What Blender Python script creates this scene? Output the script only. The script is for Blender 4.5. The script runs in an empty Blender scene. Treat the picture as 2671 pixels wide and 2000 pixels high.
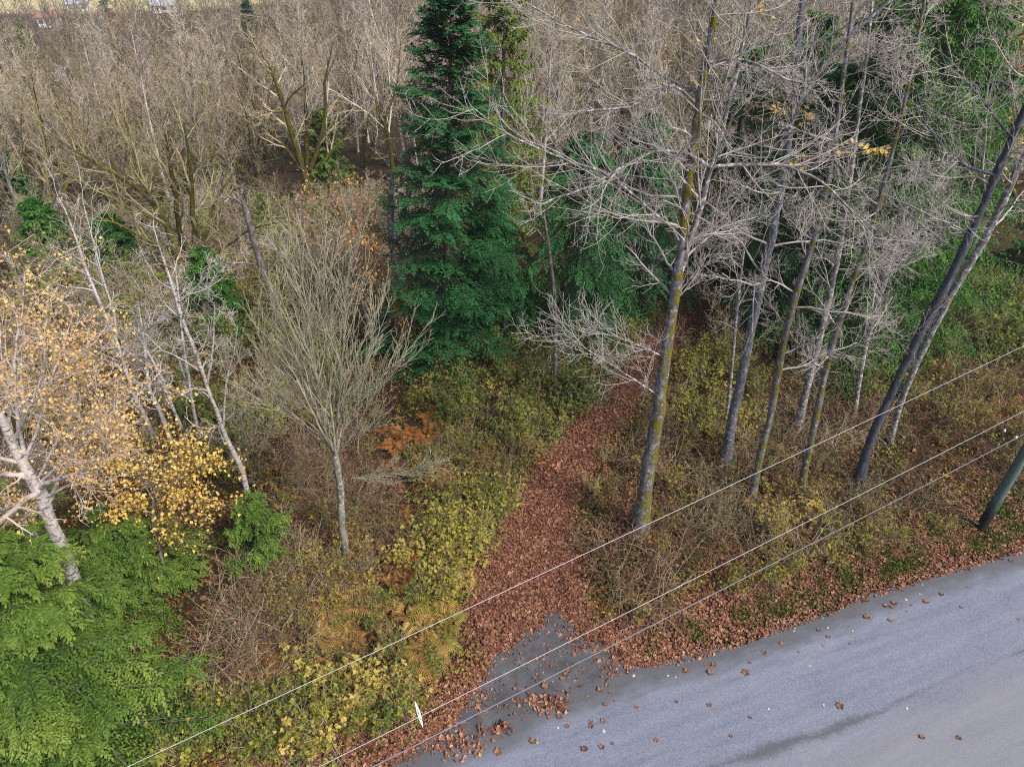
import bpy, math, random
import numpy as np
from math import radians, sin, cos, tan

rng = np.random.default_rng(7)
random.seed(7)
scene = bpy.context.scene
COL = scene.collection

# ------------------------------------------------------------------ camera, sky, sun, exposure
H = 22.0                       # drone height above the road
PITCH = radians(37.0)          # looking down from the horizontal
FPX = 1853.0                   # focal length for a 2671 px wide picture
cam_d = bpy.data.cameras.new('camera')
cam_d.sensor_width = 36.0
cam_d.lens = 36.0 * FPX / 2671.0
cam_d.clip_start, cam_d.clip_end = 0.5, 4000.0
cam = bpy.data.objects.new('camera', cam_d)
cam.location = (0, 0, H)
cam.rotation_euler = (radians(90) - PITCH, 0, 0)
COL.objects.link(cam)
scene.camera = cam

SUN_AZ, SUN_EL = radians(128), radians(48)      # clockwise from +Y
world = bpy.data.worlds.new('World')
scene.world = world
world.use_nodes = True
wn = world.node_tree.nodes
sky = wn.new('ShaderNodeTexSky')
sky.sky_type = 'NISHITA'
sky.sun_disc = False
sky.sun_elevation = SUN_EL
sky.sun_rotation = SUN_AZ
sky.air_density, sky.dust_density = 1.0, 4.0
bgn = wn['Background']
bgn.inputs['Strength'].default_value = 0.05
world.node_tree.links.new(sky.outputs[0], bgn.inputs['Color'])
sun_d = bpy.data.lights.new('sun', 'SUN')
sun_d.energy, sun_d.angle, sun_d.color = 1.5, radians(12), (1.0, 0.95, 0.88)
sun = bpy.data.objects.new('sun', sun_d)
sun.rotation_euler = (radians(90) - SUN_EL, 0, math.pi - SUN_AZ)
sun.location = (20, -20, 60)
COL.objects.link(sun)
vs = scene.view_settings
vs.view_transform, vs.look, vs.gamma, vs.exposure = 'Standard', 'None', 1.0, 1.62
vs.use_curve_mapping = False
scene.cycles.max_bounces = 5
scene.cycles.diffuse_bounces = 3
scene.cycles.transmission_bounces = 3
scene.cycles.volume_bounces = 0
scene.cycles.use_denoising = False
scene.cycles.filter_width = 1.1

# ------------------------------------------------------------------ small maths
def smooth(a, b, x):
    t = np.clip((x - a) / (b - a), 0, 1)
    return t * t * (3 - 2 * t)

def hgt(x, y):
    """ground height: level by the road, falling to a valley on the left"""
    x = np.asarray(x, float); y = np.asarray(y, float)
    side = smooth(0.25, -0.55, x / np.maximum(y, 8.0))
    t = np.maximum(0, y - 27)
    soft = t * t / (t + 14)
    d_left = 31 * (1 - np.exp(-soft * 0.0068))
    d_right = 16 * (1 - np.exp(-soft * 0.0050))
    z = -(d_left * side + d_right * (1 - side))
    wob = 0.22 * np.sin(x * .55 + 1.3) * np.sin(y * .43) + 0.12 * np.sin(x * 1.3 + y * .9)
    return z + wob * smooth(24, 34, y)

def ray(px, py):
    u = (px - 1335.5) / FPX; v = -(py - 1000.0) / FPX
    c, s = cos(PITCH), sin(PITCH)
    return np.array([u, c + v * s, -s + v * c])

def gp(px, py):
    """ground point seen at a photograph position"""
    r = ray(px, py)
    t = H / -r[2]
    p = r * t
    if p[1] > 23.5:                        # beyond the level ground by the road: march, then bisect
        t *= 23.5 / p[1]
        while H + r[2] * t > hgt(r[0] * t, r[1] * t): t += 1.0
        lo, hi = t - 1.0, t
        for _ in range(9):
            t = (lo + hi) / 2
            if H + r[2] * t > hgt(r[0] * t, r[1] * t): lo = t
            else: hi = t
        p = r * t
    return np.array([p[0], p[1], float(hgt(p[0], p[1]))])

def vp(px, py, Y):
    """point on the upright plane at distance Y"""
    r = ray(px, py); t = Y / r[1]
    return np.array([r[0] * t, Y, H + r[2] * t])

def depth(p):
    return p[1] * cos(PITCH) - (p[2] - H) * sin(PITCH)

def nrm(v):
    return v / np.maximum(np.linalg.norm(v, axis=-1, keepdims=True), 1e-9)

# ------------------------------------------------------------------ mesh helpers
def mesh(name, V, F, m=None, smooth_=True):
    """V (n,3); F list of (k,3) / (k,4) index arrays"""
    me = bpy.data.meshes.new(name)
    V = np.asarray(V, np.float32)
    F = [np.asarray(f, np.int32) for f in F if len(f)]
    me.vertices.add(len(V)); me.vertices.foreach_set('co', V.ravel())
    tot = np.concatenate([np.full(len(f), f.shape[1], np.int32) for f in F])
    me.loops.add(int(tot.sum()))
    me.loops.foreach_set('vertex_index', np.concatenate([f.ravel() for f in F]))
    me.polygons.add(len(tot))
    me.polygons.foreach_set('loop_start', np.concatenate([[0], np.cumsum(tot)[:-1]]).astype(np.int32))
    me.polygons.foreach_set('use_smooth', np.full(len(tot), smooth_))
    me.update(calc_edges=True)
    if m: me.materials.append(m)
    return me

def obj(name, me, parent=None, loc=None):
    o = bpy.data.objects.new(name, me); COL.objects.link(o)
    if parent: o.parent = parent
    if loc is not None: o.location = loc
    return o

def tag(o, label=None, cat=None, group=None, kind=None):
    for k, v in (('label', label), ('category', cat), ('group', group), ('kind', kind)):
        if v: o[k] = v
    return o

def thing(name, label, cat, loc, group=None, rz=0.0, sc=1.0):
    o = bpy.data.objects.new(name, None); COL.objects.link(o)
    o.empty_display_size = .3
    o.location = loc; o.rotation_euler = (0, 0, rz); o.scale = (sc, sc, sc)
    return tag(o, label, cat, group)

class Geo:
    """collects vertex and face arrays"""
    def __init__(s): s.V, s.F, s.n = [], [], 0
    def add(s, V, *F):
        V = np.asarray(V, float).reshape(-1, 3)
        s.V.append(V)
        for f in F: s.F.append(np.asarray(f) + s.n)
        s.n += len(V); return s
    def tubes(s, P, R, k):
        """P (N,S,3), R (N,S): tapered tubes with k sides"""
        N, S, _ = P.shape
        if N == 0: return s
        T = np.empty_like(P); T[:, 1:-1] = P[:, 2:] - P[:, :-2]; T[:, 0] = P[:, 1] - P[:, 0]; T[:, -1] = P[:, -1] - P[:, -2]
        T = nrm(T)
        m = nrm(P[:, -1] - P[:, 0]); ref = np.where(np.abs(m[:, 2:3]) < .8, [[0, 0, 1.]], [[1., 0, 0]])
        U = nrm(np.cross(T, ref[:, None, :])); W = np.cross(T, U)
        a = np.arange(k) * 2 * np.pi / k
        V = P[:, :, None] + R[:, :, None, None] * (np.cos(a)[:, None] * U[:, :, None] + np.sin(a)[:, None] * W[:, :, None])
        i = np.arange(N)[:, None, None] * S * k; j = np.arange(S - 1)[None, :, None] * k; q = np.arange(k)[None, None, :]
        q2 = (q + 1) % k
        f = np.stack(np.broadcast_arrays(i + j + q, i + j + q2, i + j + k + q2, i + j + k + q), -1).reshape(-1, 4)
        return s.add(V, f)
    def leaves(s, C, D, L, Wd, N=None, fold=.18):
        """bent diamond leaves: base C, direction D, length L, width Wd"""
        n = len(C)
        if n == 0: return s
        D = nrm(D)
        if N is None: N = rng.normal(size=(n, 3)) * .7 + [0, 0, 1]
        X = nrm(np.cross(D, N)); Nn = np.cross(X, D)
        L = np.broadcast_to(np.asarray(L, float), n)[:, None]; Wd = np.broadcast_to(np.asarray(Wd, float), n)[:, None]
        mid = C + D * L * .45
        V = np.stack([C, mid + X * Wd * .5 + Nn * L * fold * .4, C + D * L - Nn * L * fold, mid - X * Wd * .5 + Nn * L * fold * .4], 1)
        b = np.arange(n)[:, None] * 4
        return s.add(V, np.concatenate([b + [0, 1, 2], b + [0, 2, 3]]))
    def box(s, lo, hi):
        (a, b, c), (d, e, f) = lo, hi
        V = [(a, b, c), (d, b, c), (d, e, c), (a, e, c), (a, b, f), (d, b, f), (d, e, f), (a, e, f)]
        return s.add(V, [(0, 3, 2, 1), (4, 5, 6, 7), (0, 1, 5, 4), (1, 2, 6, 5), (2, 3, 7, 6), (3, 0, 4, 7)])
    def build(s, name, m, smooth_=True, tone=None):
        me = mesh(name, np.concatenate(s.V), s.F, m, smooth_)
        if tone is not None: me.attributes.new('tone', 'FLOAT', 'POINT').data.foreach_set('value', np.asarray(tone, np.float32))
        return me

def extend(pos, d, L, r0, S, wig=.12, up=0.0, tip_up=0.0, rend=.25, rmin=.004):
    """grow N branches of S segments at once"""
    N = len(pos)
    P = np.empty((N, S + 1, 3)); P[:, 0] = pos
    d = nrm(np.asarray(d, float)); L = np.broadcast_to(np.asarray(L, float), N)
    for k in range(S):
        f = (k + 1) / S
        d = d + rng.normal(size=(N, 3)) * wig
        d[:, 2] += up + tip_up * f
        d = nrm(d)
        P[:, k + 1] = P[:, k] + d * (L / S)[:, None]
    t = np.linspace(0, 1, S + 1)
    R = np.maximum(np.asarray(r0)[:, None] * (1 - (1 - rend) * t[None]), rmin)
    return P, R

def spawn(P, R, L, n, t0, t1, a0, a1, lf, rf, fall=.5, rmin=.005, rmax=1., flat=0.0):
    """child branch starts along parents"""
    N, S, _ = P.shape
    idx = np.repeat(np.arange(N), n)
    base = np.tile((np.arange(n) + .5) / n, N) + rng.uniform(-.5, .5, N * n) / n
    t = t0 + (t1 - t0) * np.clip(base, 0, 1)
    f = np.clip(t, 0, .9999) * (S - 1); i = f.astype(int); w = (f - i)[:, None]
    pos = P[idx, i] * (1 - w) + P[idx, i + 1] * w
    tg = nrm(P[idx, i + 1] - P[idx, i])
    rad = R[idx, i] * (1 - w[:, 0]) + R[idx, i + 1] * w[:, 0]
    rv = rng.normal(size=(len(idx), 3)); rv[:, 2] *= (1 - flat)
    per = nrm(np.cross(tg, np.cross(rv, tg)))
    a = rng.uniform(a0, a1, len(idx))[:, None]
    d = np.cos(a) * tg + np.sin(a) * per
    ln = np.broadcast_to(L, N)[idx] * lf * (1 - fall * t) * rng.uniform(.6, 1.3, len(idx))
    return pos, d, ln, np.clip(rad * rf, rmin, rmax)

def path3(pts, n, jit=0.0):
    """resample a poly-line (k,4: xyz r) smoothly to n points"""
    pts = np.asarray(pts, float)
    s = np.concatenate([[0], np.cumsum(np.linalg.norm(np.diff(pts[:, :3], axis=0), axis=1))])
    # Catmull-Rom through the points
    out = []
    for u in np.linspace(0, s[-1], n):
        k = min(max(np.searchsorted(s, u, 'right') - 1, 0), len(s) - 2)
        f = (u - s[k]) / max(s[k + 1] - s[k], 1e-6)
        p0, p1, p2, p3 = pts[max(k - 1, 0)], pts[k], pts[k + 1], pts[min(k + 2, len(pts) - 1)]
        q = .5 * (2 * p1 + (p2 - p0) * f + (2 * p0 - 5 * p1 + 4 * p2 - p3) * f * f + (3 * p1 - p0 - 3 * p2 + p3) * f ** 3)
        q[3] = p1[3] * (1 - f) + p2[3] * f
        out.append(q)
    out = np.array(out)
    if jit: out[1:-1, :3] += rng.normal(size=(n - 2, 3)) * jit * out[1:-1, 3:4]
    return out[None, :, :3], out[None, :, 3], s[-1]

# ------------------------------------------------------------------ materials
def ramp(nt, fac, stops, interp='LINEAR'):
    r = nt.nodes.new('ShaderNodeValToRGB'); r.color_ramp.interpolation = interp
    e = r.color_ramp.elements
    while len(e) < len(stops): e.new(.5)
    for el, (p, c) in zip(e, stops): el.position = p; el.color = (*c, 1) if len(c) == 3 else c
    nt.links.new(fac, r.inputs[0]); return r.outputs[0]

def noise(nt, co, scale, detail=4, rough=.6, dist=0.0):
    n = nt.nodes.new('ShaderNodeTexNoise'); n.inputs['Scale'].default_value = scale
    n.inputs['Detail'].default_value = detail; n.inputs['Roughness'].default_value = rough; n.inputs['Distortion'].default_value = dist
    nt.links.new(co, n.inputs['Vector']); return n.outputs[0]

def mixc(nt, fac, a, b, mode='MIX'):
    m = nt.nodes.new('ShaderNodeMix'); m.data_type = 'RGBA'; m.blend_type = mode
    for sck, v in ((0, fac), (6, a), (7, b)):
        if isinstance(v, (int, float)): m.inputs[sck].default_value = v
        elif isinstance(v, tuple): m.inputs[sck].default_value = (*v, 1)
        else: nt.links.new(v, m.inputs[sck])
    return m.outputs[2]

def math_(nt, op, a, b=0.0, clamp=False):
    m = nt.nodes.new('ShaderNodeMath'); m.operation = op; m.use_clamp = clamp
    for k, v in ((0, a), (1, b)):
        if isinstance(v, (int, float)): m.inputs[k].default_value = v
        else: nt.links.new(v, m.inputs[k])
    return m.outputs[0]

def scaled(nt, co, s):
    m = nt.nodes.new('ShaderNodeMapping'); m.inputs['Scale'].default_value = s
    nt.links.new(co, m.inputs['Vector']); return m.outputs[0]

def new_mat(name, rough=.85, spec=.2):
    m = bpy.data.materials.new(name); m.use_nodes = True; nt = m.node_tree
    b = nt.nodes['Principled BSDF']; b.inputs['Roughness'].default_value = rough; b.inputs['Specular IOR Level'].default_value = spec
    tc = nt.nodes.new('ShaderNodeTexCoord')
    return m, nt, b, tc.outputs['Object']

def bump(nt, b, h, strength=.4, dist=.03):
    n = nt.nodes.new('ShaderNodeBump'); n.inputs['Strength'].default_value = strength; n.inputs['Distance'].default_value = dist
    nt.links.new(h, n.inputs['Height']); nt.links.new(n.outputs[0], b.inputs['Normal'])

def leaf_mat(name, stops, patch=.35, trans=.25, rough=.6, nscale=.9, spec=.25, tone=0.0, objw=.4):
    """leaf colour: random per leaf, drifting per plant and in patches"""
    m, nt, b, co = new_mat(name, rough, spec)
    geo = nt.nodes.new('ShaderNodeNewGeometry'); oi = nt.nodes.new('ShaderNodeObjectInfo')
    nz = noise(nt, co, nscale, 2)
    f = math_(nt, 'ADD', math_(nt, 'MULTIPLY', geo.outputs['Random Per Island'], 1 - patch), math_(nt, 'MULTIPLY', math_(nt, 'ADD', math_(nt, 'MULTIPLY', nz, 1 - objw), math_(nt, 'MULTIPLY', oi.outputs['Random'], objw)), patch))
    if tone:                                  # young bough tips lighter; dark low end paints shade inside the crown
        at = nt.nodes.new('ShaderNodeAttribute'); at.attribute_name = 'tone'
        f = math_(nt, 'ADD', math_(nt, 'MULTIPLY', f, 1 - tone), math_(nt, 'MULTIPLY', at.outputs['Fac'], tone))
    c = ramp(nt, f, stops)
    nt.links.new(c, b.inputs['Base Color'])
    if trans:
        tr = nt.nodes.new('ShaderNodeBsdfTranslucent'); nt.links.new(c, tr.inputs['Color'])
        mx = nt.nodes.new('ShaderNodeMixShader'); mx.inputs[0].default_value = trans
        nt.links.new(b.outputs[0], mx.inputs[1]); nt.links.new(tr.outputs[0], mx.inputs[2])
        nt.links.new(mx.outputs[0], nt.nodes['Material Output'].inputs['Surface'])
    return m

def bark_mat(name, dark, mid, lite, lichen=0.0, moss=0.0, moss_c=(.13, .12, .012), vert=(1, 1, .35), scale=9.0, bands=0.0, moss_side=0.0, lich_c=(.62, .62, .64), vary=False):
    m, nt, b, co = new_mat(name, .9, .15)
    cs = scaled(nt, co, vert)
    n1 = noise(nt, cs, scale, 6, .7)
    c = ramp(nt, n1, [(.28, dark), (.5, mid), (.75, lite)])
    hh = n1
    if bands:                                # birch: short dark cross bands
        nb = noise(nt, scaled(nt, co, (1.2, 1.2, 5)), 2.6, 4, .7)
        c = mixc(nt, ramp(nt, nb, [(.52, (0, 0, 0)), (.63, (bands,) * 3)]), c, (.035, .03, .03))
    if lichen:
        n2 = noise(nt, co, 6.0, 5, .7)
        c = mixc(nt, ramp(nt, n2, [(.62 - .22 * lichen, (0, 0, 0)), (.72 - .2 * lichen, (.85,) * 3)]), c, lich_c)
    if moss:
        n3 = noise(nt, co, 2.7, 6, .75)
        if moss_side:
            g = nt.nodes.new('ShaderNodeNewGeometry'); sx = nt.nodes.new('ShaderNodeSeparateXYZ')
            nt.links.new(g.outputs['Normal'], sx.inputs[0])
            n3 = math_(nt, 'ADD', n3, math_(nt, 'MULTIPLY', sx.outputs[0], moss_side))
        mk = ramp(nt, n3, [(.68 - .3 * moss, (0, 0, 0)), (.74 - .3 * moss, (1, 1, 1))])
        n4 = noise(nt, co, 40, 2)
        mc = ramp(nt, n4, [(.3, tuple(v * .45 for v in moss_c)), (.7, tuple(min(1, v * 1.5) for v in moss_c))])
        c = mixc(nt, mk, c, mc)
        hh = math_(nt, 'ADD', n1, math_(nt, 'MULTIPLY', mk, math_(nt, 'ADD', n4, .4)))
    oi = nt.nodes.new('ShaderNodeObjectInfo')          # trees differ in tone
    c = mixc(nt, 1.0, c, ramp(nt, oi.outputs['Random'], [(0, (.5, .46, .38)), (.3, (.8, .77, .66)), (.6, (1.05, 1.03, .97)), (1, (1.4, 1.37, 1.36))]), 'MULTIPLY') if vary else c
    nt.links.new(c, b.inputs['Base Color'])
    bump(nt, b, hh, .8, .03)
    return m

M = {}
M['alder_bark'] = bark_mat('alder_bark', (.06, .058, .068), (.16, .155, .175), (.34, .33, .35), lichen=.35, moss=.4, moss_side=.05)
M['mossy_bark'] = bark_mat('mossy_bark', (.06, .058, .068), (.16, .155, .175), (.34, .33, .35), lichen=.2, moss=.64, moss_side=.06, moss_c=(.15, .135, .012))
M['grey_bark'] = bark_mat('grey_bark', (.055, .056, .07), (.14, .142, .175), (.28, .28, .32), lichen=.25, moss=.22, moss_side=.08)
M['dark_bark'] = bark_mat('dark_bark', (.03, .032, .045), (.07, .075, .105), (.15, .155, .2), lichen=0.0, moss=.36, moss_side=.0)
M['lichen_bark'] = bark_mat('lichen_bark', (.055, .05, .048), (.16, .15, .15), (.33, .32, .33), lichen=.5, moss=.25)
M['snag_bark'] = bark_mat('snag_bark', (.05, .038, .036), (.13, .105, .105), (.27, .24, .24), lichen=.2, moss=.3)
M['birch_bark'] = bark_mat('birch_bark', (.28, .25, .25), (.52, .48, .48), (.72, .69, .69), bands=.9, moss=.12)
M['maple_bark'] = bark_mat('maple_bark', (.03, .026, .02), (.07, .06, .045), (.16, .14, .11), moss=.8, moss_c=(.13, .12, .016), vary=True)
M['young_bark'] = bark_mat('young_bark', (.09, .085, .075), (.2, .19, .165), (.36, .35, .31), lichen=.25, moss=.2, scale=6)
M['fir_bark'] = bark_mat('fir_bark', (.05, .04, .035), (.13, .11, .1), (.3, .28, .27))
M['pale_twig'] = bark_mat('pale_twig', (.2, .18, .165), (.4, .37, .34), (.62, .59, .55), scale=3, vert=(1, 1, 1))
M['grey_twig'] = bark_mat('grey_twig', (.17, .145, .115), (.38, .335, .27), (.64, .58, .49), scale=2, vert=(1, 1, 1), vary=True)
M['brown_twig'] = bark_mat('brown_twig', (.13, .105, .068), (.3, .255, .18), (.55, .485, .37), scale=2, vert=(1, 1, 1), vary=True)
M['olive_twig'] = bark_mat('olive_twig', (0.13, 0.115, 0.06), (0.26, 0.235, 0.14), (0.44, 0.4, 0.28), scale=2, vert=(1, 1, 1), vary=True)
M['green_twig'] = bark_mat('green_twig', (.2, .185, .12), (.34, .32, .225), (.5, .475, .36), scale=2, vert=(1, 1, 1))
M['red_twig'] = bark_mat('red_twig', (.09, .04, .025), (.2, .11, .075), (.34, .22, .16), scale=2, vert=(1, 1, 1))
M['mauve_twig'] = bark_mat('mauve_twig', (0.2, 0.165, 0.16), (0.38, 0.33, 0.31), (0.58, 0.52, 0.49), scale=2, vert=(1, 1, 1), vary=True)

M['yellow_leaf'] = leaf_mat('yellow_leaf', [(0, (.42, .24, .05)), (.3, (.68, .44, .09)), (.6, (.82, .6, .16)), (1, (.88, .72, .3))], trans=.35)
M['amber_leaf'] = leaf_mat('amber_leaf', [(0, (.42, .22, .08)), (.35, (.68, .42, .16)), (.7, (.82, .6, .25)), (1, (.88, .72, .42))], trans=.35)
M['orange_leaf'] = leaf_mat('orange_leaf', [(0, (.32, .11, .05)), (.35, (.58, .25, .07)), (.65, (.68, .38, .1)), (1, (.75, .5, .18))], trans=.3)
M['pink_leaf'] = leaf_mat('pink_leaf', [(0, (.36, .1, .09)), (.5, (.62, .22, .19)), (1, (.72, .42, .36))], trans=.3)
M['salmonberry'] = leaf_mat('salmonberry', [(0, (.035, .06, .01)), (.3, (.12, .155, .02)), (.6, (.29, .28, .035)), (.85, (.46, .37, .06)), (1, (.47, .25, .06))], patch=.55, objw=.75)
M['thimbleberry'] = leaf_mat('thimbleberry', [(0, (.16, .13, .03)), (.4, (.36, .29, .06)), (.75, (.54, .42, .11)), (1, (.5, .28, .09))], patch=.5, objw=.75)
M['green_shrub'] = leaf_mat('green_shrub', [(0, (.03, .06, .012)), (.4, (.09, .14, .02)), (.75, (.2, .23, .035)), (1, (.36, .32, .06))], patch=.5, objw=.75)
M['olive_shrub'] = leaf_mat('olive_shrub', [(0, (.05, .055, .012)), (.35, (.14, .14, .022)), (.6, (.27, .22, .035)), (.8, (.36, .19, .045)), (1, (.3, .1, .035))], patch=.5, objw=.75)
M['salal'] = leaf_mat('salal', [(0, (.02, .06, .012)), (.4, (.055, .13, .03)), (.8, (.14, .24, .05)), (1, (.3, .34, .12))], patch=.5, spec=.5, rough=.4)
M['bracken'] = leaf_mat('bracken', [(0, (.16, .08, .03)), (.35, (.34, .19, .06)), (.7, (.5, .33, .11)), (1, (.58, .43, .17))], patch=.75, objw=.75)
M['rust_fern'] = leaf_mat('rust_fern', [(0, (.13, .045, .016)), (.4, (.32, .12, .032)), (.75, (.48, .23, .07)), (1, (.55, .32, .12))], patch=.6, objw=.75)
M['green_fern'] = leaf_mat('green_fern', [(0, (.14, .13, .025)), (.5, (.28, .25, .05)), (1, (.45, .38, .1))], patch=.6, objw=.75)
M['litter'] = leaf_mat('litter', [(0, (.03, .014, .012)), (.25, (.11, .04, .026)), (.5, (.235, .1, .06)), (.68, (.36, .19, .115)), (.82, (.46, .27, .155)), (1, (.66, .5, .36))], patch=.5, trans=.05, nscale=.9)
M['dry_litter'] = leaf_mat('dry_litter', [(0, (.05, .024, .014)), (.4, (.12, .055, .03)), (.75, (.22, .11, .055)), (1, (.34, .21, .11))], patch=.3, trans=.05, nscale=.5)
M['fallen_brown'] = leaf_mat('fallen_brown', [(0, (.06, .035, .025)), (.4, (.16, .085, .05)), (.8, (.3, .15, .08)), (1, (.42, .27, .16))], patch=.9, trans=.05)
M['fallen_pale'] = leaf_mat('fallen_pale', [(0, (.4, .32, .2)), (.5, (.55, .48, .36)), (1, (.66, .62, .55))], patch=.9, trans=.05)
M['grass'] = leaf_mat('grass', [(0, (.045, .1, .012)), (.5, (.1, .18, .022)), (1, (.22, .27, .05))], patch=.4, trans=.2)
M['dry_grass'] = leaf_mat('dry_grass', [(0, (.2, .13, .06)), (.5, (.36, .26, .13)), (1, (.5, .4, .23))], patch=.4, trans=.2)
M['fir_needle'] = leaf_mat('fir_needle', [(0, (.006, .03, .009)), (.4, (.014, .075, .02)), (.8, (.036, .145, .042)), (1, (.085, .235, .085))], patch=.5, trans=.1, nscale=1.2, tone=.6)
M['hemlock_needle'] = leaf_mat('hemlock_needle', [(0, (.005, .032, .009)), (.4, (.012, .07, .017)), (.8, (.03, .13, .03)), (1, (.07, .21, .055))], patch=.5, trans=.1, nscale=1.2, tone=.6)
M['cedar_leaf'] = leaf_mat('cedar_leaf', [(0, (.014, .04, .006)), (.3, (.045, .1, .013)), (.6, (.115, .19, .028)), (.85, (.23, .29, .055)), (1, (.36, .38, .1))], patch=.6, trans=.2, nscale=1.0, tone=.6)
M['dark_cedar'] = leaf_mat('dark_cedar', [(0, (.012, .055, .008)), (.4, (.032, .115, .014)), (.8, (.08, .2, .026)), (1, (.18, .3, .055))], patch=.6, trans=.15, nscale=1.0, tone=.6)
M['vivid_cedar'] = leaf_mat('vivid_cedar', [(0, (.012, .06, .008)), (.4, (.035, .13, .016)), (.8, (.09, .23, .03)), (1, (.2, .34, .06))], patch=.6, trans=.2, nscale=1.0, tone=.6)
M['gold_cedar'] = leaf_mat('gold_cedar', [(0, (.04, .07, .012)), (.4, (.1, .15, .025)), (.8, (.2, .24, .04)), (1, (.32, .3, .08))], patch=.6, trans=.2, nscale=1.0, tone=.6)

def plain_mat(name, c, rough=.6, metal=0.0, var=.12, scale=12):
    m, nt, b, co = new_mat(name, rough, .4)
    n = noise(nt, co, scale, 4)
    nt.links.new(ramp(nt, n, [(.3, tuple(v * (1 - var) for v in c)), (.7, tuple(min(1, v * (1 + var)) for v in c))]), b.inputs['Base Color'])
    b.inputs['Metallic'].default_value = metal
    return m
M['wire'] = plain_mat('wire', (.42, .39, .41), .5, .2)
M['cable'] = plain_mat('cable', (.16, .16, .2), .5)
M['porcelain'] = plain_mat('porcelain', (.75, .8, .82), .25)
M['white_plastic'] = plain_mat('white_plastic', (.85, .84, .88), .35, 0, .04)
M['house_wall'] = plain_mat('house_wall', (.75, .74, .78), .8)
M['red_roof'] = plain_mat('red_roof', (.3, .14, .12), .8)
M['grey_roof'] = plain_mat('grey_roof', (.4, .4, .45), .8)
M['window_glass'] = plain_mat('window_glass', (.05, .06, .08), .2)

# pole: weathered treated wood, tarred dark at the foot
m, nt, b, co = new_mat('pole_wood', .85, .2)
n = noise(nt, scaled(nt, co, (6, 6, .5)), 5, 6, .7)
c = ramp(nt, n, [(.3, (.045, .075, .07)), (.55, (.1, .15, .135)), (.75, (.2, .24, .21))])
sp = nt.nodes.new('ShaderNodeSeparateXYZ'); nt.links.new(co, sp.inputs[0])
foot = math_(nt, 'ADD', sp.outputs[2], math_(nt, 'MULTIPLY', n, 1.2))
c = mixc(nt, ramp(nt, math_(nt, 'MULTIPLY', foot, .35), [(.55, (1, 1, 1)), (.85, (0, 0, 0))]), c, (.02, .022, .022))
nt.links.new(c, b.inputs['Base Color']); bump(nt, b, n, .5, .02)
M['pole_wood'] = m

# forest floor
m, nt, b, co = new_mat('forest_floor', .95, .1)
n1 = noise(nt, co, .35, 5, .6); n2 = noise(nt, co, 7, 6, .75); n3 = noise(nt, co, 28, 3, .7)
c = ramp(nt, n2, [(.3, (.02, .013, .008)), (.5, (.045, .028, .017)), (.68, (.095, .06, .036)), (.85, (.17, .11, .065))])
c = mixc(nt, ramp(nt, n1, [(.48, (0, 0, 0)), (.66, (.6,) * 3)]), c, mixc(nt, n3, (.035, .04, .012), (.1, .1, .03)))
# the open pasture on the valley floor beyond the wood
sp = nt.nodes.new('ShaderNodeSeparateXYZ'); nt.links.new(co, sp.inputs[0])
fld = ramp(nt, math_(nt, 'MULTIPLY', math_(nt, 'ADD', sp.outputs[1], math_(nt, 'MULTIPLY', n1, 30)), .0033), [(.96, (0, 0, 0)), (.99, (1, 1, 1))])
nf = noise(nt, scaled(nt, co, (.02, .06, 1)), 1.5, 5)
c = mixc(nt, fld, c, ramp(nt, nf, [(.35, (.46, .38, .22)), (.55, (.52, .46, .25)), (.7, (.38, .4, .16))]))
nt.links.new(c, b.inputs['Base Color']); bump(nt, b, math_(nt, 'ADD', n2, math_(nt, 'MULTIPLY', n3, .4)), .9, .08)
M['forest_floor'] = m

# ------------------------------------------------------------------ the ground, road and apron
ax = np.concatenate([np.linspace(-1500, -130, 24), np.linspace(-120, -32, 30), np.linspace(-30, 32, 60), np.linspace(34, 120, 30), np.linspace(130, 1500, 24)])
ay = np.concatenate([np.linspace(-400, -20, 10), np.linspace(-15, 60, 56), np.linspace(62, 180, 50), np.linspace(190, 420, 24), np.linspace(460, 2500, 22)])
gx, gy = np.meshgrid(ax, ay)
gv = np.stack([gx, gy, hgt(gx, gy) - .03], -1).reshape(-1, 3)
nx, ny = len(ax), len(ay)
ii = (np.arange(ny - 1)[:, None] * nx + np.arange(nx - 1)[None]).ravel()
tag(obj('ground', mesh('ground', gv, [np.stack([ii, ii + 1, ii + 1 + nx, ii + nx], 1)], M['forest_floor'])), 'forest floor of brown leaf mould sloping to a valley', 'ground', kind='structure')

EDGE_PX = [(2671, 1432), (2540, 1470), (2400, 1508), (2300, 1540), (2200, 1576), (2100, 1616), (2000, 1650), (1900, 1684), (1800, 1712), (1650, 1742)]
edge_r = [gp(*p)[:2] for p in EDGE_PX]
edge_l = [gp(*p)[:2] for p in [(1500, 1800), (1350, 1868), (1200, 1930), (1040, 2000)]]
edge = np.array([edge_r[0] + (edge_r[0] - edge_r[3]) * k for k in (9, 5, 2.4, 1)] + edge_r + edge_l + [edge_l[-1] - (edge_l[1] - edge_l[-1]) * k for k in (1.2, 3, 6)])
s = np.concatenate([[0], np.cumsum(np.linalg.norm(np.diff(edge, axis=0), axis=1))])
uu = np.arange(0, s[-1], .12)
edge_f = np.stack([np.interp(uu, s, edge[:, 0]), np.interp(uu, s, edge[:, 1])], 1)
wob = np.convolve(rng.normal(size=len(uu)), np.ones(9) / 9, 'same') * .16 + .05 * np.sin(uu * 1.7)
rd = nrm(edge[4] - edge[-4]); rnv = np.array([-rd[1], rd[0]])      # rnv points away from the camera
edge_f = edge_f + rnv * wob[:, None]
W_ROAD = 8.2
edge_s = np.stack([np.interp(uu, s, edge[:, 0]), np.interp(uu, s, edge[:, 1])], 1)
ROWS = [0, .25, .6, 1.1, 1.8, 2.8, 4.0, 5.4, 6.8, W_ROAD]
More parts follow.
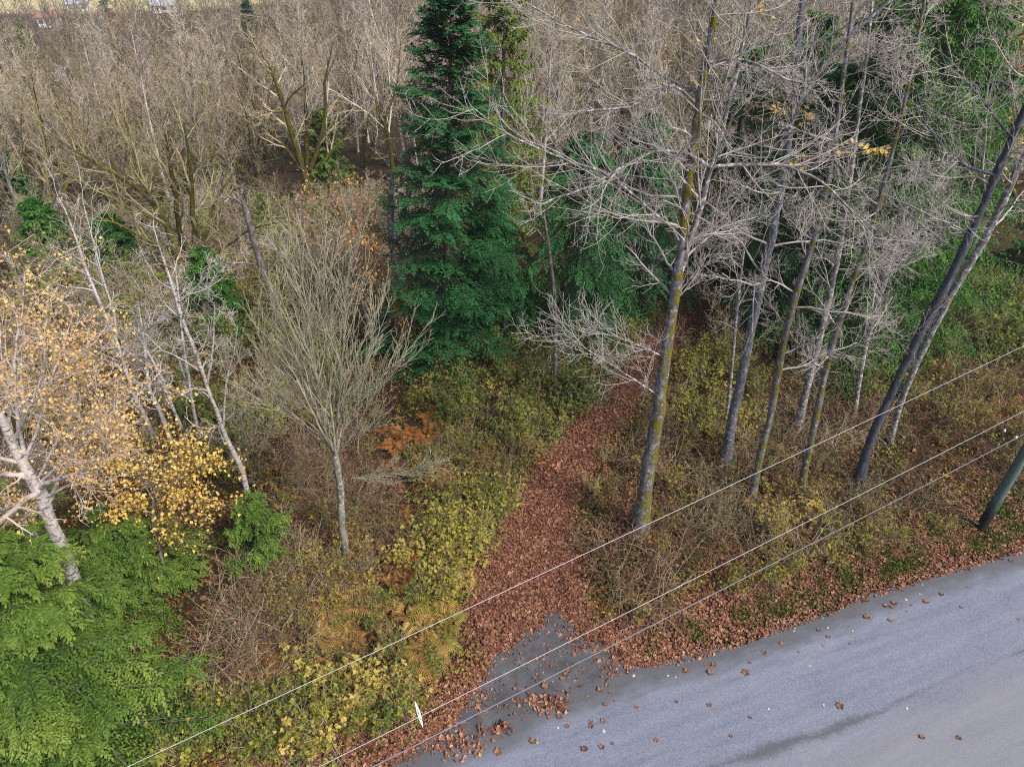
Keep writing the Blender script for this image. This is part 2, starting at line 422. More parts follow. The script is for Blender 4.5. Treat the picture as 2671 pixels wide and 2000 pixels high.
V = [np.column_stack([(edge_f if k == 0 else edge_s) - rnv * w_, np.full(len(uu), .012 if k == 0 else .022)]) for k, w_ in enumerate(ROWS)]
n = len(uu); V = np.concatenate(V); ACROSS = np.repeat(ROWS, n)
F = np.concatenate([np.stack([np.arange(n - 1) + k * n, np.arange(1, n) + k * n, np.arange(1, n) + (k + 1) * n, np.arange(n - 1) + (k + 1) * n], 1) for k in range(len(ROWS) - 1)])[:, ::-1]

def road_dist(x, y):
    """signed distance from the road's forest edge, positive into the wood"""
    p = np.stack([np.asarray(x, float), np.asarray(y, float)], -1)
    xs = p @ rd; e_s = edge @ rd; o = np.argsort(e_s)
    return p @ rnv - np.interp(xs, e_s[o], (edge @ rnv)[o])

m, nt, b, co = new_mat('asphalt', .75, .35)
mp = nt.nodes.new('ShaderNodeMapping'); mp.inputs['Rotation'].default_value = (0, 0, -math.atan2(rd[1], rd[0])); nt.links.new(co, mp.inputs['Vector'])
rc = mp.outputs[0]                                   # x along the road, y across it
n1 = noise(nt, co, 20, 5, .95); n2 = noise(nt, scaled(nt, rc, (.12, 1.3, 1)), 1.6, 5, .7); n3 = noise(nt, co, .6, 5, .65)
c = ramp(nt, math_(nt, 'ADD', math_(nt, 'MULTIPLY', n1, .75), math_(nt, 'MULTIPLY', n2, .25)), [(.36, (.07, .08, .115)), (.5, (.15, .166, .225)), (.64, (.25, .268, .34))])
c = mixc(nt, ramp(nt, n3, [(.45, (0, 0, 0)), (.75, (.35,) * 3)]), c, (.2, .203, .24))
acr = nt.nodes.new('ShaderNodeAttribute'); acr.attribute_name = 'across'; acr = acr.outputs['Fac']      # metres from the wood's edge
seam_p = np.array([gp(1930, 2000)[:2], gp(2200, 1880)[:2], gp(2671, 1690)[:2]])
seam_y = float(-np.mean(road_dist(seam_p[:, 0], seam_p[:, 1])))
wav = math_(nt, 'MULTIPLY', math_(nt, 'SUBTRACT', noise(nt, scaled(nt, rc, (.3, .3, 1)), 1, 3), .5), .7)
dy_ = math_(nt, 'ABSOLUTE', math_(nt, 'SUBTRACT', math_(nt, 'ADD', acr, wav), seam_y))
wid = noise(nt, scaled(nt, rc, (.13, .0, 1)), 1.0, 2)
crk = math_(nt, 'SUBTRACT', math_(nt, 'ADD', math_(nt, 'MULTIPLY', noise(nt, co, 15, 6, .95), 1.9), math_(nt, 'MULTIPLY', math_(nt, 'SUBTRACT', wid, .66), 2.2)), math_(nt, 'MULTIPLY', dy_, 1.9))
c = mixc(nt, ramp(nt, crk, [(.4, (0, 0, 0)), (.75, (.75,) * 3)]), c, (.05, .05, .055))
# the far lane is worn browner
c = mixc(nt, ramp(nt, math_(nt, 'MULTIPLY', math_(nt, 'ADD', acr, wav), .1), [(seam_y * .1 - .02, (0, 0, 0)), (seam_y * .1 + .1, (.5,) * 3)]), c, (.2, .195, .215))
# damp, gritty margin along the wood
dm = math_(nt, 'SUBTRACT', math_(nt, 'MULTIPLY', math_(nt, 'ADD', noise(nt, scaled(nt, rc, (.5, 1, 1)), 1.4, 6, .75), math_(nt, 'MULTIPLY', n1, .5)), 1.5), acr)
c = mixc(nt, ramp(nt, dm, [(.1, (0, 0, 0)), (.75, (.85,) * 3)]), c, (.075, .076, .082))
nt.links.new(c, b.inputs['Base Color']); bump(nt, b, n1, .35, .01)
M['asphalt'] = m
rm_ = mesh('road', V, [F], m); rm_.attributes.new('across', 'FLOAT', 'POINT').data.foreach_set('value', ACROSS.astype(np.float32))
tag(obj('road', rm_), 'pale grey weathered asphalt road along the wood', 'road', kind='structure')

# dark apron where the leaf covered track meets the road
ap_px = [(1720, 1742), (1650, 1736), (1605, 1716), (1575, 1680), (1530, 1668), (1490, 1622), (1462, 1592), (1425, 1598), (1412, 1634), (1362, 1650), (1335, 1690), (1292, 1700), (1262, 1765), (1240, 1800), (1205, 1850), (1150, 1905), (1085, 1955), (1000, 2010), (1100, 2060), (1500, 1900), (1760, 1790)]
ap = np.array([gp(*p) for p in ap_px]); cen = ap.mean(0)
ring = []
for k in range(len(ap)):
    for t in np.linspace(0, 1, 9)[:-1]:
        q = ap[k] * (1 - t) + ap[(k + 1) % len(ap)] * t
        ring.append(q + (q - cen) / np.linalg.norm(q - cen) * np.clip(rng.normal() * .06, -.12, .12))
ring = np.array(ring); from mathutils.geometry import tessellate_polygon
from mathutils import Vector
V = ring.copy(); V[:, 2] = .006
F = np.array(tessellate_polygon([[Vector((q[0], q[1], 0)) for q in ring]]))
A2_ = V[F[:, 1], :2] - V[F[:, 0], :2]; B2_ = V[F[:, 2], :2] - V[F[:, 0], :2]
fl_ = A2_[:, 0] * B2_[:, 1] - A2_[:, 1] * B2_[:, 0] < 0; F[fl_] = F[fl_][:, ::-1]
m, nt, b, co = new_mat('apron_asphalt', .7, .35)
n1 = noise(nt, co, 50, 4, .8); n2 = noise(nt, co, 1.6, 5, .65)
c = ramp(nt, math_(nt, 'ADD', math_(nt, 'MULTIPLY', n1, .45), math_(nt, 'MULTIPLY', n2, .55)), [(.32, (.03, .032, .038)), (.52, (.075, .078, .088)), (.72, (.15, .155, .17))])
nt.links.new(c, b.inputs['Base Color']); bump(nt, b, n1, .4, .012)
tag(obj('apron', mesh('apron', V, [F], m)), 'dark worn asphalt apron joining track and road', 'apron', kind='structure')

TRACK_PX = [(1385, 1600), (1375, 1500), (1395, 1400), (1430, 1300), (1490, 1200), (1540, 1140), (1605, 1050), (1680, 950), (1750, 850), (1808, 750), (1850, 650), (1890, 560)]
track = np.array([gp(*p)[:2] for p in TRACK_PX])
TW = np.array([2.2, 1.8, 1.3, 1.0, .95, .85, .7, .7, .75, .8, .8, .8])
def track_dist(x, y):
    """distance from the track's border, negative on the track"""
    p = np.stack([np.asarray(x, float).ravel(), np.asarray(y, float).ravel()], -1)
    best = np.full(len(p), 1e9)
    for k in range(len(track) - 1):
        a, b_ = track[k], track[k + 1]; d = b_ - a
        t = np.clip(((p - a) @ d) / (d @ d), 0, 1)
        best = np.minimum(best, np.linalg.norm(p - a - t[:, None] * d, axis=1) - (TW[k] * (1 - t) + TW[k + 1] * t))
    return best.reshape(np.shape(x))
def apron_in(x, y):
    x = np.asarray(x, float); y = np.asarray(y, float); c = np.zeros(x.shape, bool)
    for k in range(len(ap)):
        (x1, y1), (x2, y2) = ap[k][:2], ap[(k + 1) % len(ap)][:2]
        c ^= ((y1 > y) != (y2 > y)) & (x < (x2 - x1) * (y - y1) / (y2 - y1 + 1e-12) + x1)
    return c

# the leaf covered track: a low sheet of trodden leaf mould
tt = np.linspace(0, len(track) - 1, 120); ti = np.arange(len(track))
tcx, tcy, tw = np.interp(tt, ti, track[:, 0]), np.interp(tt, ti, track[:, 1]), np.interp(tt, ti, TW)
td = nrm(np.stack([np.gradient(tcx), np.gradient(tcy)], 1)); tn = np.stack([-td[:, 1], td[:, 0]], 1)
V = []
for k in np.linspace(-1, 1, 7):
    q = np.stack([tcx, tcy], 1) + tn * (k * (tw + .25 + rng.uniform(-.2, .2, len(tt))))[:, None]
    V.append(np.column_stack([q, hgt(q[:, 0], q[:, 1]) + .012 * (1 - k * k) - .018]))
n = len(tt); F = np.concatenate([np.stack([np.arange(n - 1) + j * n, np.arange(1, n) + j * n, np.arange(1, n) + (j + 1) * n, np.arange(n - 1) + (j + 1) * n], 1) for j in range(6)])
m, nt, b, co = new_mat('leaf_mould', .95, .1)
n1 = noise(nt, co, 9, 6, .75)
nt.links.new(ramp(nt, n1, [(.3, (.045, .02, .013)), (.5, (.12, .05, .03)), (.75, (.24, .115, .065))]), b.inputs['Base Color']); bump(nt, b, n1, .9, .05)
tag(obj('track', mesh('track', np.concatenate(V), [F], m)), 'forest track carpeted with rust brown leaves', 'track', kind='structure')

# ------------------------------------------------------------------ bare broadleaved trees
WIDTH = .60
def px_path(pts, Y, dy=0.0):
    """photo positions with widths -> 3D path with radii on the upright plane at Y"""
    out = []
    for k, q in enumerate(pts):
        p = vp(q[0], q[1], Y + dy * k / max(1, len(pts) - 1))
        out.append([*p, .5 * WIDTH * q[2] * depth(p) / FPX])
    return np.array(out)

def twigs(g, P, R, L, levels, sides=(5, 4, 3, 3, 3)):
    """add recursive side branches to Geo g; returns the last two levels' paths"""
    hist = []
    for k, lv in enumerate(levels):
        pos, d, ln, r = spawn(P, R, L, lv['n'], lv.get('t0', .1), lv.get('t1', 1), lv['a'][0], lv['a'][1], lv['l'], lv.get('rf', .6), lv.get('fall', .5), lv.get('rmin', .006), lv.get('rmax', .2), lv.get('flat', 0))
        if 'lmin' in lv: ln = np.maximum(ln, lv['lmin'])
        if 'bias' in lv: d = nrm(d + np.asarray(lv['bias']))
        P, R = extend(pos, d, ln, r, lv['s'], lv.get('w', .12), lv.get('up', 0), lv.get('tip', 0), lv.get('re', .35), lv.get('rmin', .006) * .7)
        L = ln
        g.tubes(P, R, sides[min(k, len(sides) - 1)]); hist.append((P, R, L))
    return hist

def hero(name, label, cat, trunk, bark, twig, levels, limbs=(), limb_levels=None, n=26, sides=10, group=None, jit=.08, base=None, crown=True, extra=None, limb_bark=None):
    """a tree traced on its own upright plane: trunk, limb parts and a crown of twigs"""
    b = gp(*trunk[0][:2]) if base is None else np.asarray(base, float)
    t = thing(name, label, cat, b, group)
    pp = px_path(trunk, b[1]); pp[:, :3] -= b; pp[0, :3] = (pp[0, 0], 0, -.15)
    P, R, L = path3(pp, n, jit)
    R = R * (1 + .06 * rng.normal(size=R.shape)); R[0, 0] *= 1.45; R[0, 1] *= 1.12
    obj('trunk', Geo().tubes(P, R, sides).build('trunk', M[bark]), t)
    g = Geo(); hist = []
    if crown and levels: hist.append(twigs(g, P, R, np.array([L]), levels))
    for lb in limbs:
        dy = 0.0
        if not hasattr(lb[0], '__len__'): dy, lb = lb[0], lb[1:]
        lp = px_path(lb, b[1], dy); lp[:, :3] -= b
        LP, LR, LL = path3(lp, max(8, 3 * len(lb)), .25)
        obj('limb', Geo().tubes(LP, LR, 6).build('limb', M[limb_bark or bark]), t)
        hist.append(twigs(g, LP, LR, np.array([LL]), limb_levels or levels))
    if g.n: obj('crown', g.build('crown', M[twig]), t)
    return t, hist, b

ALDER_TWIGS = [dict(n=20, t0=.42, t1=1, a=(.8, 1.4), l=.27, rf=.3, s=10, w=.13, up=-.01, tip=.07, fall=.62, rmax=.05),
               dict(n=10, t0=.12, a=(.5, 1.0), l=.46, rf=.42, s=6, w=.1, up=.0, tip=.1, rmin=.008, fall=.4),
               dict(n=6, t0=.1, a=(.5, 1.0), l=.55, rf=.55, s=3, w=.11, tip=.15, rmin=.0055, fall=.3),
               dict(n=3, t0=.2, a=(.5, 1.1), l=.4, rf=.7, s=2, w=.12, tip=.2, rmin=.0044, fall=.2, lmin=.1)]
LIMB_TWIGS = [dict(n=18, t0=.12, a=(.5, 1.1), l=.44, rf=.4, s=7, w=.1, tip=.1, rmin=.009, fall=.45),
              dict(n=7, t0=.1, a=(.5, 1.0), l=.55, rf=.55, s=3, w=.11, tip=.15, rmin=.0058, fall=.3),
              dict(n=3, t0=.2, a=(.5, 1.1), l=.42, rf=.7, s=2, w=.12, tip=.2, rmin=.0048, fall=.2, lmin=.12)]
def lv(base, **kw):
    out = [dict(q) for q in base]
    for k, v in kw.items():
        i, key = int(k[1]), k[3:]
        out[i][key] = v
    return out

hero('alder_tree', 'largest bare alder with a moss-patched grey trunk beside the leafy track', 'tree',
     [(1668, 1390, 74), (1690, 1230, 64), (1715, 1080, 58), (1740, 900, 52), (1762, 760, 48), (1778, 640, 44), (1800, 430, 38), (1832, 230, 35), (1868, 20, 30), (1905, -160, 22), (1935, -330, 10)],
     'mossy_bark', 'pale_twig', lv(ALDER_TWIGS, _0_n=20, _0_t0=.5, _0_l=.2),
     limbs=[(-1.5, (1852, 437, 18), (1790, 402, 16), (1700, 397, 14), (1600, 450, 12), (1530, 490, 10), (1440, 520, 7), (1390, 545, 4)),
            (-1.0, (1855, 437, 18), (1960, 430, 16), (2060, 436, 14), (2150, 480, 11), (2230, 560, 8), (2300, 645, 4)),
            (-2.0, (1770, 630, 14), (1746, 592, 13), (1590, 461, 12), (1475, 418, 10), (1319, 347, 7), (1222, 270, 3)),
            (-1.0, (1815, 270, 14), (1750, 224, 12), (1653, 275, 10), (1526, 290, 5)),
            (1.5, (1830, 245, 16), (1750, 211, 14), (1632, 135, 12), (1505, 80, 9), (1357, 0, 4)),
            (-2.0, (1730, 930, 9), (1632, 887, 7), (1510, 853, 3)),
            (-1.5, (1715, 1030, 9), (1632, 975, 7), (1526, 908, 5), (1470, 870, 3)),
            (-1.0, (1826, 169, 14), (1915, 154, 12), (1987, 173, 10), (2063, 211, 8), (2151, 220, 4)),
            (0.0, (1758, 770, 30), (1790, 660, 28), (1822, 560, 26), (1842, 480, 25), (1870, 380, 23), (1905, 250, 20), (1950, 60, 16), (1990, -160, 8)),
            (1.0, (1745, 800, 10), (1800, 740, 8), (1860, 640, 6), (1900, 590, 3))],
     limb_levels=LIMB_TWIGS, n=34, limb_bark='lichen_bark')
RT = 'bare trees standing behind the wires'
hero('alder_tree', 'straight blue-grey bare tree with a long diagonal upper limb, dark at its foot', 'tree',
     [(1893, 1208, 52), (1905, 1120, 42), (1945, 930, 40), (1985, 740, 38), (2020, 590, 36), (2050, 420, 33), (2070, 250, 28), (2090, 30, 24), (2105, -150, 16), (2115, -300, 8)],
     'grey_bark', 'pale_twig', lv(ALDER_TWIGS, _0_n=18, _0_t0=.4),
     limbs=[(0, (2046, 340, 22), (2110, 225, 20), (2173, 140, 19), (2274, 42, 16), (2342, -20, 12), (2430, -120, 6))], limb_levels=LIMB_TWIGS)
hero('birch_tree', 'thin white lichen-spotted stem close beside the straight blue-grey tree', 'tree',
     [(1893, 1115, 15), (1905, 1000, 15), (1918, 850, 14), (1930, 740, 12), (1945, 600, 10), (1955, 500, 7), (1960, 380, 4)],
     'lichen_bark', 'pale_twig', lv(ALDER_TWIGS[1:], _0_n=18, _0_t0=.4, _0_l=.13), n=16, sides=7)
hero('alder_tree', 'slim bare tree with moss bands low on its trunk, above the yellow bush', 'tree',
     [(1962, 1290, 36), (1985, 1180, 32), (2010, 1080, 31), (2040, 920, 29), (2060, 830, 29), (2090, 720, 29), (2115, 650, 27), (2140, 560, 24), (2170, 420, 20), (2200, 200, 17), (2225, 0, 14), (2245, -250, 6)],
     'mossy_bark', 'pale_twig', lv(ALDER_TWIGS, _0_n=18, _0_t0=.3, _0_l=.17))
hero('birch_tree', 'pale lichen-crusted trunk between the two moss-banded trees', 'tree',
     [(2078, 1115, 34), (2105, 1010, 31), (2135, 890, 29), (2165, 770, 27), (2190, 640, 24), (2215, 480, 20), (2240, 300, 17), (2265, 100, 14), (2290, -150, 7)],
     'lichen_bark', 'pale_twig', lv(ALDER_TWIGS, _0_n=16, _0_t0=.35, _0_l=.16))
hero('alder_tree', 'slender leaning bare tree thickly sleeved in moss along its lower trunk', 'tree',
     [(2090, 1285, 36), (2100, 1220, 30), (2130, 1080, 29), (2150, 980, 27), (2180, 870, 25), (2210, 780, 23), (2235, 700, 22), (2260, 640, 22), (2300, 500, 20), (2340, 350, 17), (2385, 150, 15), (2420, -50, 12), (2450, -250, 6)],
     'mossy_bark', 'pale_twig', lv(ALDER_TWIGS, _0_n=18, _0_t0=.3, _0_l=.18))
hero('birch_tree', 'short white-stemmed birch forking in front of the green cedars', 'tree',
     [(2228, 1085, 22), (2240, 1000, 21), (2258, 910, 21), (2285, 800, 21), (2310, 720, 19), (2335, 640, 17), (2365, 540, 13), (2385, 470, 11), (2400, 400, 6)],
     'lichen_bark', 'pale_twig', lv(ALDER_TWIGS[1:], _0_n=20, _0_t0=.3, _0_l=.2),
     limbs=[(0, (2310, 720, 12), (2370, 660, 10), (2420, 560, 8), (2460, 470, 5)), (-1, (2345, 610, 10), (2420, 520, 8), (2480, 500, 5), (2540, 560, 3))], limb_levels=LIMB_TWIGS[1:], n=18, sides=8)
hero('alder_tree', 'thick dark leaning trunk with one yellow moss patch, nearest the utility pole', 'tree',
     [(2238, 1255, 49), (2262, 1170, 36), (2300, 1080, 34), (2360, 950, 34), (2410, 850, 36), (2470, 740, 36), (2540, 590, 34), (2610, 430, 32), (2671, 290, 30), (2760, 100, 26), (2850, -100, 19), (2930, -300, 6)],
     'dark_bark', 'pale_twig', lv(ALDER_TWIGS, _0_n=18, _0_t0=.5),
     limbs=[(-1.5, (2600, 460, 14), (2500, 420, 11), (2420, 330, 9), (2390, 230, 5)), (-2, (2560, 560, 12), (2470, 590, 9), (2400, 640, 6), (2340, 700, 3)), (-1, (2640, 360, 12), (2560, 260, 10), (2480, 160, 8), (2400, 100, 4))], limb_levels=LIMB_TWIGS, sides=12)
hero('birch_tree', 'lichen-white trunk rising close behind the thick dark leaning trunk', 'tree',
     [(2321, 1153, 24), (2359, 1022, 26), (2410, 905, 30), (2468, 790, 33), (2553, 650, 34), (2600, 560, 34), (2671, 410, 32), (2760, 230, 26), (2850, 20, 18), (2900, -150, 9)],
     'lichen_bark', 'pale_twig', lv(ALDER_TWIGS, _0_n=14, _0_t0=.5))
hero('dead_snag', 'thin dead snag with few broken limbs in front of the dark conifers', 'snag',
     [(1447, 1035, 21), (1449, 900, 19), (1447, 780, 17), (1436, 680, 14), (1425, 600, 11), (1418, 550, 7)],
     'snag_bark', 'pale_twig', [], limbs=[(-.6, (1449, 850, 7), (1420, 835, 6), (1370, 850, 4), (1325, 845, 2)), (-.3, (1447, 900, 7), (1415, 960, 5), (1380, 1010, 3)), (.3, (1449, 880, 7), (1470, 860, 6), (1466, 930, 4)), (-1, (1430, 640, 8), (1400, 600, 6), (1370, 590, 4))],
     limb_levels=[dict(n=6, t0=.2, a=(.5, 1.2), l=.3, rf=.6, s=3, w=.25, rmin=.008)], n=18, sides=8)

# young maple in the clearing: upright fan of straight shoots
YOUNG = [dict(n=24, t0=.1, a=(.22, .5), l=.5, rf=.5, s=7, w=.05, up=.04, tip=.04, rmin=.010, fall=.45),
         dict(n=6, t0=.1, a=(.22, .5), l=.45, rf=.6, s=4, w=.07, up=.04, rmin=.0085, fall=.4),
         dict(n=2, t0=.1, a=(.3, .7), l=.4, rf=.7, s=2, w=.1, rmin=.007, fall=.3)]
hero('young_maple', 'young bare maple with an upright fan of greenish shoots in the bracken clearing', 'tree',
     [(905, 1455, 36), (893, 1370, 32), (888, 1280, 30), (878, 1200, 28), (866, 1165, 24), (850, 1130, 20), (835, 1050, 17), (820, 950, 13), (800, 800, 9), (780, 700, 4)],
     'young_bark', 'green_twig', lv(YOUNG, _0_t0=.4, _0_l=.32, _0_n=30),
     limbs=[(.4, (872, 1180, 11), (868, 1100, 9), (858, 1000, 8), (850, 850, 5), (842, 700, 2)),
            (-.4, (878, 1200, 12), (880, 1100, 11), (890, 960, 8), (900, 820, 5), (905, 715, 2)),
            (.8, (864, 1165, 8), (800, 1120, 7), (740, 1050, 6), (700, 950, 4), (670, 850, 2)),
            (-.8, (880, 1190, 8), (930, 1110, 7), (985, 1020, 5), (1050, 930, 2)),
            (-1.5, (886, 1250, 3), (960, 1240, 2), (1060, 1230, 2), (1120, 1215, 2)),
            (1.2, (870, 1170, 8), (930, 1060, 7), (960, 930, 5), (985, 800, 2)),
            (1.5, (862, 1160, 8), (800, 1040, 6), (750, 900, 4), (715, 760, 2))],
     limb_levels=lv(YOUNG, _0_n=22, _0_l=.46), n=26)

# big-leaf maples with mossy spreading stems
MAPLE = [dict(n=14, t0=.25, a=(.4, .95), l=.36, rf=.55, s=7, w=.13, up=.06, tip=.05, rmin=.02, fall=.35),
         dict(n=8, t0=.15, a=(.35, .8), l=.45, rf=.5, s=5, w=.14, up=.06, rmin=.013, fall=.35),
         dict(n=5, t0=.15, a=(.3, .8), l=.46, rf=.6, s=3, w=.16, up=.05, rmin=.010, fall=.3),
         dict(n=2, t0=.2, a=(.3, .8), l=.5, rf=.8, s=1, w=.16, up=.04, rmin=.008, fall=.2)]
hero('mossy_maple', 'many-stemmed maple thick with olive moss, spreading behind the thin white birches', 'tree',
     [(490, 740, 40), (470, 680, 38), (440, 600, 31), (400, 530, 27), (330, 470, 18), (260, 430, 12), (190, 390, 8), (120, 340, 3)],
     'maple_bark', 'olive_twig', lv(MAPLE, _0_t0=.3, _0_n=11, _1_n=7),
     limbs=[(1, (445, 610, 24), (400, 520, 21), (370, 470, 18), (350, 420, 15), (340, 360, 11), (320, 290, 5)),
            (.5, (485, 720, 25), (470, 620, 23), (455, 500, 20), (445, 430, 15), (430, 350, 7)),
            (-.5, (492, 720, 25), (508, 620, 23), (500, 520, 20), (495, 430, 14), (480, 320, 6)),
            (.5, (498, 720, 20), (540, 600, 17), (560, 530, 12), (610, 450, 5)),
            (-1.5, (470, 690, 17), (410, 640, 14), (320, 590, 10), (230, 560, 5)),
            (-1, (500, 720, 15), (570, 660, 12), (650, 600, 9), (730, 580, 4)),
            (1, (430, 580, 15), (330, 540, 12), (240, 480, 10), (150, 450, 4))],
     limb_levels=lv(MAPLE, _0_n=7, _1_n=7, _0_l=.52, _2_n=4), limb_bark='maple_bark', n=22)
hero('mossy_maple', 'dark mossy maple with a crooked horizontal limb, uphill of the red-leaved bush', 'tree',
     [(805, 530, 36), (800, 470, 33), (780, 410, 25), (755, 330, 21), (735, 260, 17), (700, 170, 11), (650, 105, 5)],
     'maple_bark', 'brown_twig', lv(MAPLE, _0_t0=.3, _0_n=11, _1_n=7),
     limbs=[(.8, (800, 450, 24), (802, 330, 20), (795, 240, 14), (785, 130, 5)),
            (-.6, (805, 460, 24), (835, 370, 20), (850, 290, 15), (848, 210, 10), (870, 110, 4)),
            (-1.2, (745, 290, 14), (700, 295, 12), (665, 318, 6)), (-.8, (740, 275, 12), (770, 240, 10), (800, 215, 4)),
            (.5, (812, 470, 18), (870, 390, 14), (915, 350, 8), (980, 300, 3)),
            (1, (790, 440, 17), (740, 380, 13), (700, 340, 8), (640, 300, 3))],
     limb_levels=lv(MAPLE, _0_n=7, _1_n=7, _0_l=.52, _2_n=4), limb_bark='maple_bark', n=20)
hero('mossy_maple', 'slim dark maple curving up beside the tall blue-green fir', 'tree',
     [(1030, 470, 21), (1023, 423, 20), (1012, 345, 17), (1000, 318, 14), (1028, 250, 10), (1040, 180, 6), (1045, 100, 3)],
     'maple_bark', 'grey_twig', lv(MAPLE, _0_t0=.3, _0_l=.5),
     limbs=[(.5, (1010, 345, 12), (985, 290, 10), (975, 220, 6), (950, 120, 3)), (-1, (1020, 410, 12), (965, 412, 11), (985, 370, 9), (992, 310, 5), (980, 240, 3))],
     limb_levels=lv(MAPLE, _0_n=7, _1_n=7, _0_l=.52, _2_n=4), n=16)

# thin white birches on the left
BIRCH = [dict(n=18, t0=.3, a=(.5, 1.0), l=.2, rf=.5, s=6, w=.2, up=.02, tip=.06, rmin=.012, fall=.5),
         dict(n=5, t0=.2, a=(.5, 1.1), l=.42, rf=.6, s=4, w=.26, tip=.1, rmin=.009, fall=.3),
         dict(n=4, t0=.2, a=(.5, 1.1), l=.42, rf=.7, s=2, w=.28, tip=.12, rmin=.007, fall=.2, lmin=.15)]
for lab, tr, lm in [
    ('leaning white birch with a forked top beside the yellow-leaved birch', [(400, 1140, 19), (372, 1070, 18), (350, 1030, 17), (318, 930, 16), (300, 880, 15), (265, 800, 14), (240, 740, 13), (220, 690, 12), (205, 640, 10), (175, 560, 7), (150, 510, 4)], [(0, (305, 895, 10), (296, 810, 10), (275, 750, 9), (249, 650, 7), (235, 600, 6), (215, 520, 3))]),
    ('slender straight white birch between the leaning birches', [(530, 1175, 16), (512, 1100, 15), (500, 1040, 14), (488, 960, 13), (478, 900, 12), (470, 820, 10), (462, 740, 8), (455, 680, 5)], []),
    ('mossy-footed forked white birch with tangled white upper twigs', [(655, 1335, 24), (634, 1233, 24), (613, 1187, 22), (583, 1123, 20), (558, 1056, 18), (541, 1009, 17), (507, 912, 16), (478, 840, 15), (456, 768, 14), (435, 700, 11), (414, 640, 6), (400, 590, 4)],
     [(0, (583, 1110, 10), (590, 1000, 9), (609, 925, 7), (620, 850, 4)), (0, (541, 1000, 10), (552, 930, 9), (558, 860, 7), (560, 790, 4)), (-.5, (465, 790, 10), (520, 740, 8), (560, 690, 5))]),
    ('short birch with one arching pale limb between white stems', [(490, 1150, 15), (448, 1056, 14), (428, 1000, 13), (406, 954, 12), (368, 891, 10), (350, 865, 5)], [(-.4, (370, 890, 9), (395, 850, 8), (440, 825, 4))]),
    ('brown-footed birch rising behind the golden sapling', [(446, 1152, 22), (414, 1064, 20), (392, 1022, 17), (382, 950, 12), (372, 860, 9), (360, 790, 4)], [])]:
    hero('birch_tree', lab, 'tree', tr, 'birch_bark', 'pale_twig', BIRCH, limbs=lm, limb_levels=lv(BIRCH, _0_l=.42, _0_n=10), n=22, sides=7)

hero('dead_snag', 'lichen-pale forked snag standing close by the tall fir', 'snag',
     [(1040, 915, 44), (1040, 820, 44), (1038, 740, 46), (1034, 680, 44), (1025, 610, 42), (1018, 560, 30), (1020, 500, 24), (1024, 450, 10)],
     'lichen_bark', 'pale_twig', [], limbs=[(0, (1032, 630, 32), (1052, 560, 30), (1068, 510, 26), (1082, 478, 14)), (-.4, (1024, 580, 8), (1005, 560, 6), (990, 565, 3))],
     limb_levels=[dict(n=3, t0=.2, a=(.6, 1.2), l=.2, rf=.4, s=2, w=.2, rmin=.012)], n=20)
hero('dead_snag', 'dark broken snag with pale jagged limbs between maple and young maple', 'snag',
     [(738, 890, 22), (715, 820, 24), (700, 740, 27), (680, 690, 29), (660, 620, 29), (645, 560, 28), (632, 522, 16)],
     'snag_bark', 'pale_twig', [], limbs=[(-.6, (672, 690, 11), (620, 685, 9), (555, 692, 4)), (-.5, (636, 535, 14), (600, 515, 10), (560, 522, 5)), (0, (635, 530, 12), (625, 500, 7), (640, 480, 3))],
     limb_levels=[dict(n=8, t0=.2, a=(.5, 1.1), l=.35, rf=.5, s=3, w=.25, rmin=.012), dict(n=3, t0=.3, a=(.5, 1.1), l=.5, rf=.6, s=2, w=.2, rmin=.01)], n=18)

# ------------------------------------------------------------------ leafy autumn trees
def leafed(t, hist, m, per, size, spread=.12, name='foliage', keep=1.0, lvl=-1, zmin=-99):
    g = Geo()
    for h in hist:
        P = h[lvl][0]
        if keep < 1: P = P[rng.random(len(P)) < keep]
        idx = rng.integers(0, P.shape[1], (len(P), per)); C = P[np.arange(len(P))[:, None], idx].reshape(-1, 3)
        C = C + rng.normal(size=C.shape) * spread
        C = C[C[:, 2] > zmin]
        D = rng.normal(size=C.shape) + [0, 0, -.5]
        L = size * rng.uniform(.7, 1.3, len(C))
        g.leaves(C, D, L, L * .8)
    o = obj(name, g.build(name, M[m], False), t); o['kind'] = 'stuff'
    return o

